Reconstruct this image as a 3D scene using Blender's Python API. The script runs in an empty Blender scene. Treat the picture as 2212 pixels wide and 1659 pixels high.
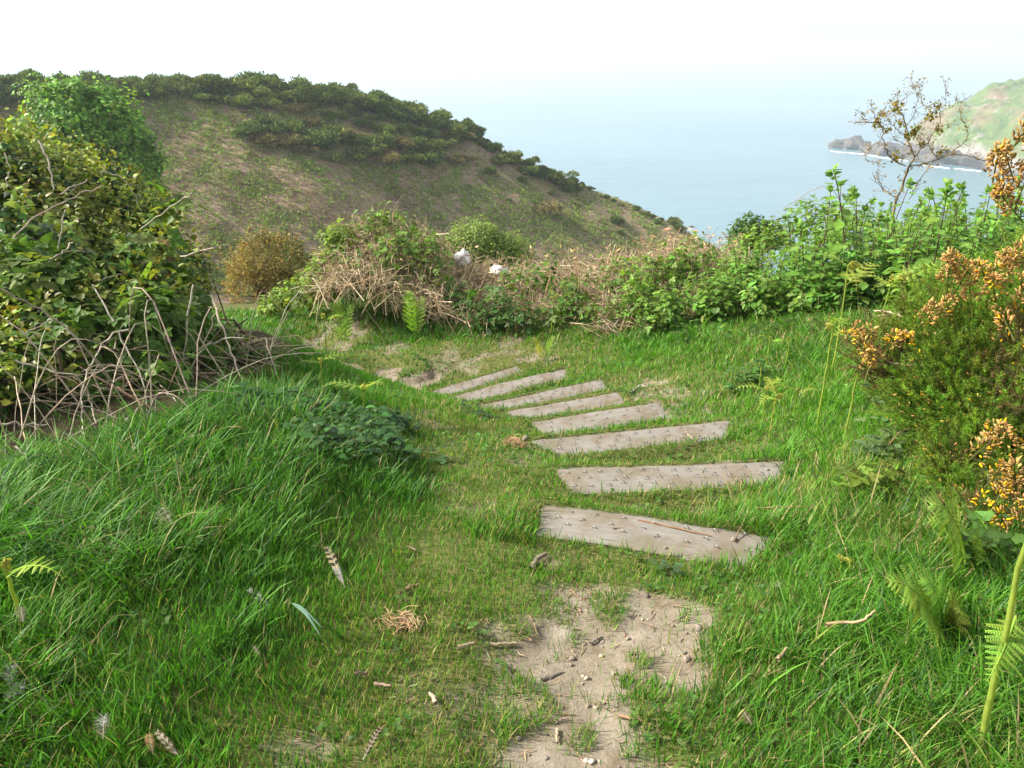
import bpy, math
import numpy as np
rng = np.random.default_rng(11)
sc = bpy.context.scene
COL = sc.collection
R = math.radians
A = np.array
# ------------------------------------------------------------------ camera
F, CX, CY = 1720.0, 1106.0, 829.5
PITCH = R(23.1)
CP, SP = math.cos(PITCH), math.sin(PITCH)
CAMZ = 1.6
cam_d = bpy.data.cameras.new('camera')
cam = bpy.data.objects.new('camera', cam_d)
COL.objects.link(cam)
cam_d.sensor_width = 36; cam_d.lens = F / 2212 * 36
cam_d.clip_start = 0.05; cam_d.clip_end = 60000
cam.location = (0, 0, CAMZ); cam.rotation_euler = (math.pi / 2 - PITCH, 0, 0)
sc.camera = cam
def ray(u, v):
    a = (np.asarray(u, float) - CX) / F; b = (CY - np.asarray(v, float)) / F
    return a, CP + b * SP, -SP + b * CP
def at(u, v, Y):                       # the point seen at (u, v) at forward distance Y
    dx, dy, dz = ray(u, v); t = Y / dy
    return np.stack(np.broadcast_arrays(dx * t, Y + 0 * t, CAMZ + dz * t), -1)
def atz(u, v, z):                      # the point seen at (u, v) at height z
    dx, dy, dz = ray(u, v); t = (z - CAMZ) / dz
    return np.stack(np.broadcast_arrays(dx * t, dy * t, z + 0 * t), -1)
def proj(P):
    P = np.asarray(P, float); x, y, z = P[..., 0], P[..., 1], P[..., 2] - CAMZ
    d = np.maximum(y * CP - z * SP, 1e-3); h = y * SP + z * CP
    return CX + F * x / d, CY - F * h / d
# ------------------------------------------------------------------ noise
def vnoise(P, scale=1.0, seed=0):
    P = np.asarray(P, float) * scale + seed * 17.31
    i = np.floor(P).astype(np.int64); f = P - i; f = f * f * (3 - 2 * f)
    D = P.shape[-1]; out = np.zeros(P.shape[:-1])
    pr = (374761393, 668265263, 2147483647)
    for c in range(2 ** D):
        h = np.full(P.shape[:-1], seed * 1013 + 7, np.int64); w = np.ones(P.shape[:-1])
        for k in range(D):
            bit = (c >> k) & 1
            h = h ^ ((i[..., k] + bit) * pr[k] & 0xffffffff)
            h = (h * 1274126177 + 12345) & 0xffffffff
            w = w * (f[..., k] if bit else 1 - f[..., k])
        h = (h ^ (h >> 13)) * 1103515245 & 0xffffffff
        out += w * (((h >> 8) & 0xffff) / 65535.0)
    return out * 2 - 1
def fbm(P, scale=1.0, seed=0, n=3):
    return sum(vnoise(P, scale * 2 ** k, seed + k) * .5 ** k for k in range(n))
def sstep(a, b, x):
    t = np.clip((x - a) / (b - a), 0, 1); return t * t * (3 - 2 * t)
# ------------------------------------------------------------------ mesh accumulation
class MB:
    def __init__(s): s.V = []; s.Q = []; s.T = []; s.C = []; s.n = 0
    def add(s, V, Q=None, T=None, C=(1, 1, 1)):
        V = np.asarray(V, float).reshape(-1, 3)
        C = np.broadcast_to(np.asarray(C, float), (len(V), 3))
        if Q is not None and len(Q): s.Q.append(np.asarray(Q) + s.n)
        if T is not None and len(T): s.T.append(np.asarray(T) + s.n)
        s.V.append(V); s.C.append(C); s.n += len(V)
    def mesh(s, name, off=(0, 0, 0), smooth=False):
        V = np.concatenate(s.V) - A(off); C = np.concatenate(s.C)
        Q = np.concatenate(s.Q).reshape(-1, 4) if s.Q else np.zeros((0, 4), int)
        T = np.concatenate(s.T).reshape(-1, 3) if s.T else np.zeros((0, 3), int)
        me = bpy.data.meshes.new(name)
        me.vertices.add(len(V)); me.vertices.foreach_set('co', V.astype(np.float32).ravel())
        nl = Q.size + T.size
        me.loops.add(nl); me.loops.foreach_set('vertex_index', np.concatenate([Q.ravel(), T.ravel()]).astype(np.int32))
        me.polygons.add(len(Q) + len(T))
        me.polygons.foreach_set('loop_start', np.concatenate([np.arange(len(Q)) * 4, Q.size + np.arange(len(T)) * 3]).astype(np.int32))
        if smooth: me.polygons.foreach_set('use_smooth', np.ones(len(Q) + len(T), bool))
        at_ = me.attributes.new('Col', 'FLOAT_COLOR', 'POINT')
        at_.data.foreach_set('color', np.concatenate([C, np.ones((len(C), 1))], 1).astype(np.float32).ravel())
        me.update(calc_edges=True); me.validate()
        return me
def link(name, me, mat=None, parent=None, loc=None):
    o = bpy.data.objects.new(name, me); COL.objects.link(o)
    if mat is not None and me is not None and not me.materials: me.materials.append(mat)
    if parent is not None: o.parent = parent
    if loc is not None: o.location = [float(q) for q in loc]
    return o
def tag(o, label=None, cat=None, group=None, kind=None):
    for k, v_ in (('label', label), ('category', cat), ('group', group), ('kind', kind)):
        if v_: o[k] = v_
    return o
def thing(name, label, cat, loc=(0, 0, 0), group=None):
    return tag(link(name, None, loc=loc), label, cat, group)
def part(name, mb, mat, parent, base=(0, 0, 0), smooth=False, kind=None, label=None):
    return tag(link(name, mb.mesh(name, base, smooth), mat, parent), label=label, kind=kind)
# ------------------------------------------------------------------ frames, instancing, tubes
def nrm(v): return v / np.maximum(np.linalg.norm(v, axis=-1, keepdims=True), 1e-9)
def rdir(n, zlo=-1, zhi=1):
    z = rng.uniform(zlo, zhi, n); a = rng.uniform(0, 2 * np.pi, n); r = np.sqrt(1 - z * z)
    return np.stack([r * np.cos(a), r * np.sin(a), z], -1)
def frame(d, n):                       # columns x (width), y (length), z (normal)
    y = nrm(np.asarray(d, float)); x = np.cross(y, n); bad = np.linalg.norm(x, axis=-1) < 1e-3
    if bad.any(): x[bad] = np.cross(y[bad], A([.3, .9, .1]))
    x = nrm(x); return np.stack([x, y, np.cross(x, y)], -1)
def inst(mb, tpl, pos, Rm, scale, col, jit=0.0):
    V, Q, T = tpl; N = len(pos); n = len(V)
    s = np.asarray(scale, float)
    s = s[:, None, None] if s.ndim == 1 else s[:, None, :]
    P = np.einsum('nij,nkj->nki', Rm, V[None] * s) + pos[:, None]
    C = np.repeat(np.broadcast_to(col, (N, 3))[:, None], n, 1)
    o = (np.arange(N) * n)[:, None, None]
    mb.add(P, (Q[None] + o).reshape(-1, 4) if len(Q) else None, (T[None] + o).reshape(-1, 3) if len(T) else None, C.reshape(-1, 3))
def tubes(mb, P, Rd, col, sides=4):    # P (N,K,3), Rd (N,K), col (N,3)
    P = np.asarray(P, float); N, K, _ = P.shape
    Rd = np.broadcast_to(Rd, (N, K)); col = np.broadcast_to(col, (N, 3))
    t = np.gradient(P, axis=1); t = nrm(t)
    ref = np.broadcast_to(nrm(A([.31, .47, .83])), t.shape)
    x = np.cross(t, ref); x = np.where(np.linalg.norm(x, axis=-1, keepdims=True) < .05, np.cross(t, A([.9, -.3, .1])), x); x = nrm(x); y = np.cross(t, x)
    a = np.arange(sides) * 2 * np.pi / sides
    V = P[:, :, None] + Rd[:, :, None, None] * (x[:, :, None] * np.cos(a)[:, None] + y[:, :, None] * np.sin(a)[:, None])
    idx = np.arange(K * sides).reshape(K, sides); q = []
    for k in range(K - 1):
        for j in range(sides):
            q.append((idx[k, j], idx[k, (j + 1) % sides], idx[k + 1, (j + 1) % sides], idx[k + 1, j]))
    q = A(q); Q = (q[None] + (np.arange(N) * K * sides)[:, None, None]).reshape(-1, 4)
    mb.add(V.reshape(-1, 3), Q, None, np.repeat(col, K * sides, 0))
def resample(P, K, wob=0.0):
    P = np.asarray(P, float); n = len(P)
    s = np.concatenate([[0], np.cumsum(np.linalg.norm(np.diff(P, axis=0), axis=1))]); s /= s[-1]
    # smooth catmull-like: interpolate then box blur
    q = np.linspace(0, 1, K); O = np.stack([np.interp(q, s, P[:, k]) for k in range(3)], -1)
    if K > 4:
        M = O.copy(); M[1:-1] = .25 * O[:-2] + .5 * O[1:-1] + .25 * O[2:]; O = M
    if wob: O[1:-1] += rng.normal(0, wob, (K - 2, 3))
    return O
def tube(mb, P, r0, r1, col, sides=5, K=None, wob=0.0):
    K = K or max(len(P), 5); Q = resample(P, K, wob)
    tubes(mb, Q[None], np.linspace(r0, r1, K)[None], A(col)[None], sides)
    return Q
def quadgrid(n, m):
    i = np.arange(n * m).reshape(n, m)
    return np.stack([i[:-1, :-1], i[:-1, 1:], i[1:, 1:], i[1:, :-1]], -1).reshape(-1, 4)
# ------------------------------------------------------------------ leaf templates: length along +y, 1 unit
def T_(V, Q=(), T=()): return (A(V, float), A(Q, int).reshape(-1, 4), A(T, int).reshape(-1, 3))
OVATE = T_([(0, 0, 0), (.3, .28, .07), (0, .33, -.02), (-.3, .28, .07), (.24, .66, .04), (0, .68, -.05), (-.24, .66, .04), (0, 1, -.16)],
           [(2, 1, 4, 5), (3, 2, 5, 6)], [(0, 1, 2), (0, 2, 3), (5, 4, 7), (6, 5, 7)])
IVY = T_([(0, .36, .03), (0, 0, 0), (.3, -.04, -.03), (.54, .3, -.06), (.27, .46, .0), (0, 1, -.12), (-.27, .46, 0), (-.54, .3, -.06), (-.3, -.04, -.03)],
         (), [(0, i, i % 8 + 1) for i in range(1, 9)])
DIAMOND = T_([(0, 0, 0), (.3, .45, .06), (0, 1, -.08), (-.3, .45, .06)], (), [(0, 1, 2), (0, 2, 3)])
CLUMP = T_([(-.5, 0, 0), (.5, .1, .1), (.35, .8, -.1), (-.3, 1, .12)], [(0, 1, 2, 3)])
def merge(*ts):
    V, Q, T, n = [], [], [], 0
    for v, q, t in ts: V.append(v); Q.append(q + n); T.append(t + n); n += len(v)
    return (np.concatenate(V), np.concatenate(Q), np.concatenate(T))
def xf(t, a=0, s=1, off=(0, 0, 0), tilt=0):
    v, q, f = t; v = v * s
    c, n_ = math.cos(tilt), math.sin(tilt); v = np.stack([v[:, 0], v[:, 1] * c - v[:, 2] * n_, v[:, 1] * n_ + v[:, 2] * c], -1)
    c, n_ = math.cos(a), math.sin(a); v = np.stack([v[:, 0] * c - v[:, 1] * n_, v[:, 0] * n_ + v[:, 1] * c, v[:, 2]], -1)
    return (v + A(off), q, f)
# serrated ovate leaf
_s = []
for k, (y, w) in enumerate([(0, 0), (.12, .2), (.16, .17), (.3, .31), (.33, .27), (.5, .31), (.53, .26), (.7, .22), (.73, .18), (.88, .09), (1, 0)]): _s.append((y, w))
_v = [(w, y, .16 * w - .12 * y * y) for y, w in _s] + [(-w, y, .16 * w - .12 * y * y) for y, w in _s[1:-1]]
_m = len(_v); _v += [(0, .3, -.05), (0, .6, -.09)]
_o = list(range(11)); _l = [0] + list(range(11, 20)) + [10]
SERR = T_(_v, [(_o[4], _o[6], _m + 1, _m), (_m, _m + 1, _l[6], _l[4])],
          [(0, _o[1], _m), (_o[1], _o[3], _m), (_o[3], _o[4], _m), (_o[4], _o[5], _o[6]), (_o[6], _o[7], _m + 1), (_o[7], _o[8], _m + 1), (_o[8], _o[9], _m + 1), (_o[9], 10, _m + 1), (_o[1], _o[2], _o[3]),
           (0, _m, _l[1]), (_l[1], _m, _l[3]), (_l[3], _m, _l[4]), (_l[4], _l[6], _l[5]), (_l[6], _m + 1, _l[7]), (_l[7], _m + 1, _l[8]), (_l[8], _m + 1, _l[9]), (_l[9], _m + 1, 10), (_l[1], _l[3], _l[2])])
TRIFOL = merge(xf(SERR, 0, .62, (0, .38, 0)), xf(SERR, 1.25, .5, (0, .36, 0), .1), xf(SERR, -1.25, .5, (0, .36, 0), .1),
               T_([(-.012, 0, 0), (.012, 0, 0), (.012, .4, 0), (-.012, .4, 0)], [(0, 1, 2, 3)]))
# fern pinna: a midrib strip with paired pinnules
def _pinna(n=9):
    V, T = [], []
    for k in range(n):
        y = .04 + .96 * k / n; w = .24 * (1 - .8 * k / n) ** .8; h = 1 / n
        for sg in (-1, 1):
            b = len(V); V += [(0, y, 0), (sg * w, y + h * .55, -.05 * w * 4), (sg * w * .8, y + h * .95, -.05), (0, y + h * .8, 0)]
            T += [(b, b + 1, b + 2), (b, b + 2, b + 3)]
    b = len(V); V += [(-.02, 0, .005), (.02, 0, .005), (0, 1.03, 0)]; T += [(b, b + 1, b + 2)]
    return T_(V, (), T)
PINNA = _pinna()
def vary(base, n, amt=.18, hue=.1):
    base = np.broadcast_to(np.asarray(base, float), (n, 3))
    k = np.exp(rng.normal(0, amt, (n, 1))); h = np.exp(rng.normal(0, hue, (n, 3)))
    return base * k * h
# ------------------------------------------------------------------ materials
def mat(name):
    m = bpy.data.materials.new(name); m.use_nodes = True; nt = m.node_tree; nt.nodes.clear()
    out = nt.nodes.new('ShaderNodeOutputMaterial'); return m, nt, out
def nd(nt, typ, **kw):
    n = nt.nodes.new(typ)
    for k, v_ in kw.items():
        if k in n.inputs: n.inputs[k].default_value = v_
        else: setattr(n, k, v_)
    return n
def noise(nt, scale, detail=4, rough=.55, vec=None, coord='Object', stretch=None):
    tc = nd(nt, 'ShaderNodeTexCoord'); n = nd(nt, 'ShaderNodeTexNoise', Scale=scale, Detail=detail, Roughness=rough)
    src = tc.outputs[coord]
    if stretch:
        mp = nd(nt, 'ShaderNodeMapping'); mp.inputs['Scale'].default_value = stretch; nt.links.new(src, mp.inputs[0]); src = mp.outputs[0]
    nt.links.new(src, n.inputs['Vector']); return n
def ramp(nt, src, stops):
    r = nd(nt, 'ShaderNodeValToRGB'); el = r.color_ramp.elements
    while len(el) < len(stops): el.new(.5)
    for e, (p, c) in zip(el, stops): e.position = p; e.color = (*c, 1) if len(c) == 3 else c
    nt.links.new(src, r.inputs[0]); return r
def mixc(nt, fac, a, b, mode='MIX'):
    m = nd(nt, 'ShaderNodeMix', data_type='RGBA', blend_type=mode)
    for sock, v_ in ((0, fac), (6, a), (7, b)):
        if isinstance(v_, (int, float)): m.inputs[sock].default_value = v_
        elif isinstance(v_, tuple): m.inputs[sock].default_value = (*v_, 1)
        else: nt.links.new(v_, m.inputs[sock])
    return m.outputs[2]
def leafmat(name, transl=.35, rough=.45, spec=.4, var=.25, tint=(1.25, 1.2, .55), nscale=25):
    m, nt, out = mat(name); L = nt.links.new
    at_ = nd(nt, 'ShaderNodeAttribute', attribute_name='Col')
    n = noise(nt, nscale, 3); r = ramp(nt, n.outputs[0], [(.3, (1 - var,) * 3), (.7, (1 + var,) * 3)])
    c = mixc(nt, 1.0, at_.outputs[0], r.outputs[0], 'MULTIPLY')
    p = nd(nt, 'ShaderNodeBsdfPrincipled', Roughness=rough); p.inputs['Specular IOR Level'].default_value = spec
    L(c, p.inputs['Base Color'])
    if transl:
        t = nd(nt, 'ShaderNodeBsdfTranslucent'); L(mixc(nt, 1.0, c, tuple(tint), 'MULTIPLY'), t.inputs[0])
        mx = nd(nt, 'ShaderNodeMixShader'); mx.inputs[0].default_value = transl
        L(p.outputs[0], mx.inputs[1]); L(t.outputs[0], mx.inputs[2]); L(mx.outputs[0], out.inputs[0])
    else: L(p.outputs[0], out.inputs[0])
    return m
M_GRASS = leafmat('grass_blade', .4, .5, .25, .12, (.95, 1.25, .4), 6)
M_LEAF = leafmat('soft_leaf', .45, .5, .3)
M_IVY = leafmat('glossy_leaf', .28, .46, .35)
M_FAR = leafmat('scrub_foliage', .15, .8, .1, .3, nscale=3)
M_STRAW = leafmat('dry_stalk', .15, .8, .1, .25, (1, 1, .9), 30)
M_WOOD = leafmat('dead_cane', 0, .8, .15, .35, nscale=40)
M_PETAL = leafmat('petal', .25, .55, .2, .15, (1.1, 1, .6), 60)
M_FEATHER = leafmat('feather_vane', .3, .7, .15, .15, (1, 1, 1), 80)
def bumpy(nt, p, src, strength, dist):
    b = nd(nt, 'ShaderNodeBump', Strength=strength, Distance=dist); nt.links.new(src, b.inputs['Height']); nt.links.new(b.outputs[0], p.inputs['Normal'])
def stonemat(name, c1, c2, scale=8, rough=.85):
    m, nt, out = mat(name); L = nt.links.new
    n = noise(nt, scale, 8, .65); r = ramp(nt, n.outputs[0], [(.3, c1), (.7, c2)])
    p = nd(nt, 'ShaderNodeBsdfPrincipled', Roughness=rough); L(r.outputs[0], p.inputs['Base Color']); bumpy(nt, p, n.outputs[0], .6, .3 / scale)
    L(p.outputs[0], out.inputs[0]); return m
# ------------------------------------------------------------------ near terrain
_px = A([(1106,1659,-.06),(600,1659,-.03),(0,1659,.02),(1700,1659,-.02),(2212,1659,.04),
 (0,1400,.06),(300,1400,.03),(600,1400,-.02),(900,1400,-.07),(1250,1400,-.09),(1600,1400,-.05),(1900,1400,.02),(2212,1400,.10),
 (0,1200,.10),(300,1200,.07),(600,1200,.0),(850,1200,-.1),(1100,1250,-.12),(1700,1230,-.08),(1950,1200,.03),(2212,1200,.15),
 (0,1030,.10),(300,1000,.08),(600,1000,.02),(780,1000,-.12),(870,1050,-.22),(1000,1050,-.23),(1800,1030,-.08),(2000,1000,.06),
 (440,900,.01),(600,880,-.05),(750,850,-.34),(860,880,-.45),(800,838,-.5),(920,930,-.45),(1000,900,-.56),(700,780,-.46),(560,720,-.33),
 (880,838,-1.1),(800,818,-1.15),(1000,800,-1.1),(900,775,-1.1),(1100,745,-1.05),(760,745,-1.22),(700,745,-1.3),(760,690,-1.1),(900,700,-1.1),
 (1000,700,-1.05),(1200,740,-.98),(1300,770,-.9),(1400,720,-.85),(1500,800,-.66),(1600,850,-.5),(1700,900,-.36),(1700,720,-.5),(1850,800,-.2),
 (2000,850,.05),(2000,700,-.15),(640,690,-1.45)])
PLANKS = [  # TL, TR, BR, BL in photo px (2212 wide), height
 ((1166,1086),(1690,1157),(1605,1226),(1158,1156),-.13), ((1196,1012),(1712,991),(1675,1046),(1236,1070),-.27),
 ((1136,949),(1578,906),(1570,945),(1208,984),-.42), ((1139,911),(1422,867),(1450,902),(1178,945),-.55),
 ((1088,887),(1336,845),(1353,872),(1128,908),-.68), ((1022,874),(1302,819),(1312,840),(1062,892),-.80),
 ((972,856),(1222,794),(1228,815),(1012,870),-.92), ((924,848),(1117,788),(1130,800),(975,856),-1.03)]
_pts = [atz(_px[:, 0], _px[:, 1], _px[:, 2])]
for q in PLANKS: _pts.append(np.stack([atz(u, v, q[4]) - A([0, 0, .018]) for u, v in q[:4]]))
_pts.append(A([(-2.2,9.2,-1.3),(1,9.2,-1.15),(2.5,9,-1.0),(5,9,-.75),(8,9,-.35),(12,8,-.2),(-3.5,11,-1.83),(-6,8.5,-1.0),(-5.5,5,.0),(-5,3,.25),(-3.4,4.4,.08),
 (4,3,.4),(4,5,.2),(3,2,.3),(7,6,.1),(0,-2,.1),(-4,-2,.4),(4,-2,.4),(-9,2,.5),(9,2,.8),(-10,8,-.6),(0,14,-3.2),(-8,14,-2.8),(8,14,-2.6),(15,13,-2.2),(-18,12,-1.5),
 (0,20,-6.2),(-12,20,-5),(14,20,-5.5),(26,20,-5),(-30,20,-3),(0,30,-11.5),(-15,30,-9.5),(16,30,-12),(34,30,-14),(-32,30,-8),(0,46,-23),(-20,46,-19),(20,46,-26),(42,46,-30),(-42,46,-15)]))
_pts = np.concatenate(_pts)
def _k(d): return np.sqrt(d * d + .01)
_D = np.linalg.norm(_pts[:, None, :2] - _pts[None, :, :2], axis=-1)
_n = len(_pts); _M = np.zeros((_n + 3, _n + 3)); _M[:_n, :_n] = -_k(_D) - np.eye(_n) * .004
_M[:_n, _n] = _M[_n, :_n] = 1; _M[:_n, _n + 1:] = _pts[:, :2]; _M[_n + 1:, :_n] = _pts[:, :2].T
_w = np.linalg.solve(_M, np.concatenate([_pts[:, 2], [0, 0, 0]]))
def zraw(X, Y):
    P = np.stack([X.ravel(), Y.ravel()], -1); out = np.empty(len(P))
    for i in range(0, len(P), 20000):
        p = P[i:i + 20000]
        out[i:i + 20000] = -_k(np.linalg.norm(p[:, None] - _pts[None, :, :2], axis=-1)) @ _w[:_n] + _w[_n] + p @ _w[_n + 1:]
    return out.reshape(X.shape)
XS = np.unique(np.concatenate([np.linspace(-44, -7, 38), np.linspace(-7, -3.4, 60), np.linspace(-3.4, 3.6, 270), np.linspace(3.6, 8, 70), np.linspace(8, 44, 38)]).round(4))
YS = np.unique(np.concatenate([np.linspace(-8, .6, 24), np.linspace(.6, 8.6, 330), np.linspace(8.6, 14, 70), np.linspace(14, 47, 50)]).round(4))
GX, GY = np.meshgrid(XS, YS)
GZ = zraw(GX, GY)
PK = []
for q in PLANKS:
    c = np.stack([atz(u, v, q[4]) for u, v in q[:4]]); PK.append(c)
_xy = np.stack([GX, GY], -1)
def sdpoly(P, poly):                   # signed distance, + inside
    P = np.asarray(P, float); d = np.full(P.shape[:-1], 1e9); ins = np.zeros(P.shape[:-1], bool)
    for k in range(len(poly)):
        a, b = poly[k], poly[(k + 1) % len(poly)]; ab = b - a; ap = P - a
        t = np.clip((ap @ ab) / (ab @ ab), 0, 1); d = np.minimum(d, np.linalg.norm(ap - t[..., None] * ab, axis=-1))
        c = ((a[1] > P[..., 1]) != (b[1] > P[..., 1])) & (P[..., 0] < (b[0] - a[0]) * (P[..., 1] - a[1]) / (b[1] - a[1] + 1e-12) + a[0]); ins ^= c
    return np.where(ins, d, -d)
def plankd(P): return np.max([sdpoly(P, c[:, :2]) for c in PK], 0)
_pd = plankd(_xy)
SHELF = A([atz(u, v, -1.07)[:2] for u, v in [(690,768),(790,797),(850,806),(895,812),(930,806),(930,785),(900,765),(860,748),(760,735)]])
_ss = sdpoly(_xy, SHELF) + .03 * vnoise(_xy, 6, 47); GZ += .05 * sstep(-.01, .035, _ss) * sstep(.5, .1, _ss)
GZ += (.02 * fbm(_xy, 1.7, 3, 3) + .008 * fbm(_xy, 9, 5, 2)) * sstep(0.05, -.25, _pd) * 1.0
for c, q in zip(PK, PLANKS):           # bed the boards
    s = sdpoly(_xy, c[:, :2]); w_ = sstep(-.16, -.02, s); GZ = GZ * (1 - w_) + (q[4] - .003) * w_; GZ = np.where(s > .012, q[4] - .03, GZ)
def zt(x, y):
    x = np.clip(x, XS[0], XS[-1] - 1e-6); y = np.clip(y, YS[0], YS[-1] - 1e-6)
    i = np.clip(np.searchsorted(XS, x, 'right') - 1, 0, len(XS) - 2); j = np.clip(np.searchsorted(YS, y, 'right') - 1, 0, len(YS) - 2)
    fx = (x - XS[i]) / (XS[i + 1] - XS[i]); fy = (y - YS[j]) / (YS[j + 1] - YS[j])
    return (GZ[j, i] * (1 - fx) + GZ[j, i + 1] * fx) * (1 - fy) + (GZ[j + 1, i] * (1 - fx) + GZ[j + 1, i + 1] * fx) * fy
def G(u, v):                           # first ground point seen at (u, v)
    dx, dy, dz = [np.atleast_1d(q).astype(float) for q in np.broadcast_arrays(*ray(u, v))]
    t = np.full(dx.shape, .9); done = np.zeros(dx.shape, bool)
    for k in range(2400):
        x, y, z = dx * t, dy * t, CAMZ + dz * t
        done |= z <= zt(x, y)
        if done.all(): break
        t = np.where(done, t, t * 1.0025)
    P = np.stack([dx * t, dy * t, zt(dx * t, dy * t)], -1)
    return P[0] if np.ndim(u) == 0 else P
# ------------------------------------------------------------------ bare soil
DIRT = A([(1215,1290),(1305,1275),(1340,1320),(1380,1275),(1470,1305),(1530,1345),(1500,1391),(1510,1434),(1520,1478),(1433,1498),(1390,1541),(1425,1578),(1360,1600),(1400,1640),(1470,1659),(1460,1760),(1090,1760),(1095,1659),(1150,1605),(1190,1541),(1140,1477),(1128,1423),(1155,1364),(1118,1330),(1190,1335)])
DIRTW = G(DIRT[:, 0], DIRT[:, 1])[:, :2]
PATCH = [(1500,1105,45,.6),(1400,1108,30,.6),(1000,1010,30,.5),(1020,1105,40,.45),(960,1135,40,.4),(890,1190,20,.4),(1180,1215,34,.6),(1500,1065,40,.6),(1010,806,30,.65),(1100,748,44,.6),
 (1180,768,30,.6),(840,762,45,.6),(750,745,50,.8),(760,697,45,.8),(700,722,36,.8),(1480,862,50,.6),(1520,885,35,.6),(930,890,30,.5),(650,1650,45,.4),(1060,1600,60,.45),(1090,1480,70,.45),
 (1560,1010,25,.5),(1390,835,40,.6),(960,780,40,.5),(980,960,40,.35),(900,960,50,.35),(930,1040,60,.3),(1120,980,40,.5),(1640,1040,35,.5),(950,1480,60,.3),(880,1250,60,.25),(1640,800,30,.4)]
PATCHW = []
for u, v, r, s in PATCH:
    c = G(u, v); t = math.hypot(c[1], CAMZ - c[2]); PATCHW.append((c[0], c[1], r / F * t, s))
for u, v, r, s in [(800,818,40,1.),(835,822,42,1.1),(870,828,44,1.2),(905,834,38,1.1),(760,800,36,.9)]:
    c = atz(u, v, -1.1); PATCHW.append((c[0], c[1], r / F * math.hypot(c[1], 2.7), s))
def dirt(P):
    P = np.asarray(P)[..., :2]; nz = .07 * fbm(P, 5, 21, 3)
    d = sstep(-.10, .10, sdpoly(P, DIRTW) + nz * 1.3 + .02 * vnoise(P, 21, 27))
    for x, y, r, s in PATCHW:
        e = np.hypot(P[..., 0] - x, (P[..., 1] - y) / 1.7)
        d = np.maximum(d, .72 * s * sstep(r * 1.3, r * .3, e + nz * 3.2 * min(1, r * 6)))
    return d
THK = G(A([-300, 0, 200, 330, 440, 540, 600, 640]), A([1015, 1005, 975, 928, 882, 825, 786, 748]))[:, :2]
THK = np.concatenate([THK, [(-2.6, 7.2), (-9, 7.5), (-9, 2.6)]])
GD = dirt(_xy)
GZ -= .02 * GD
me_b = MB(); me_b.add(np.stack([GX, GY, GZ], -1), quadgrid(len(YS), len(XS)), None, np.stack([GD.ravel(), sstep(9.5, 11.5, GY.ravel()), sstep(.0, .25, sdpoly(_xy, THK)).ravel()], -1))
m, nt, out = mat('turf_and_soil'); L = nt.links.new
at_ = nd(nt, 'ShaderNodeAttribute', attribute_name='Col'); sp = nd(nt, 'ShaderNodeSeparateColor'); L(at_.outputs[0], sp.inputs[0])
n1 = noise(nt, 9, 8, .65); n2 = noise(nt, 90, 6, .7); n3 = noise(nt, 2.2, 4)
soil = ramp(nt, n1.outputs[0], [(.28, (.16, .128, .088)), (.5, (.255, .218, .165)), (.74, (.345, .305, .24))])
soil2 = mixc(nt, .5, soil.outputs[0], ramp(nt, n2.outputs[0], [(.3, (.6, .57, .53)), (.65, (1.15, 1.15, 1.15))]).outputs[0], 'MULTIPLY')
soil2 = mixc(nt, .35, soil2, ramp(nt, n3.outputs[0], [(.35, (.62, .58, .52)), (.65, (1.1, 1.1, 1.1))]).outputs[0], 'MULTIPLY')
thatch = ramp(nt, n2.outputs[0], [(.3, (.06, .058, .022)), (.5, (.12, .13, .04)), (.75, (.26, .22, .11))])
far = ramp(nt, n3.outputs[0], [(.35, (.09, .065, .04)), (.6, (.06, .085, .022))])
th2 = mixc(nt, sp.outputs[1], thatch.outputs[0], far.outputs[0])
ma = nd(nt, 'ShaderNodeMath', operation='MULTIPLY_ADD'); L(n2.outputs[0], ma.inputs[0]); ma.inputs[1].default_value = .5; 
mb_ = nd(nt, 'ShaderNodeMath', operation='SUBTRACT'); L(sp.outputs[0], mb_.inputs[0]); mb_.inputs[1].default_value = .25; L(mb_.outputs[0], ma.inputs[2])
c = mixc(nt, ramp(nt, ma.outputs[0], [(.1, (0, 0, 0)), (.5, (1, 1, 1))]).outputs[0], th2, soil2)
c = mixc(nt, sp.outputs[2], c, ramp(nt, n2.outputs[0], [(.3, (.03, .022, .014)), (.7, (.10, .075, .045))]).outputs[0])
p = nd(nt, 'ShaderNodeBsdfPrincipled', Roughness=.95); p.inputs['Specular IOR Level'].default_value = .1
L(c, p.inputs['Base Color'])
ad = nd(nt, 'ShaderNodeMath', operation='ADD'); L(n1.outputs[0], ad.inputs[0]); L(n2.outputs[0], ad.inputs[1]); bumpy(nt, p, ad.outputs[0], .55, .02); L(p.outputs[0], out.inputs[0])
M_SOIL = m
tag(link('ground', me_b.mesh('ground', smooth=True), M_SOIL), kind='structure')
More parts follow.
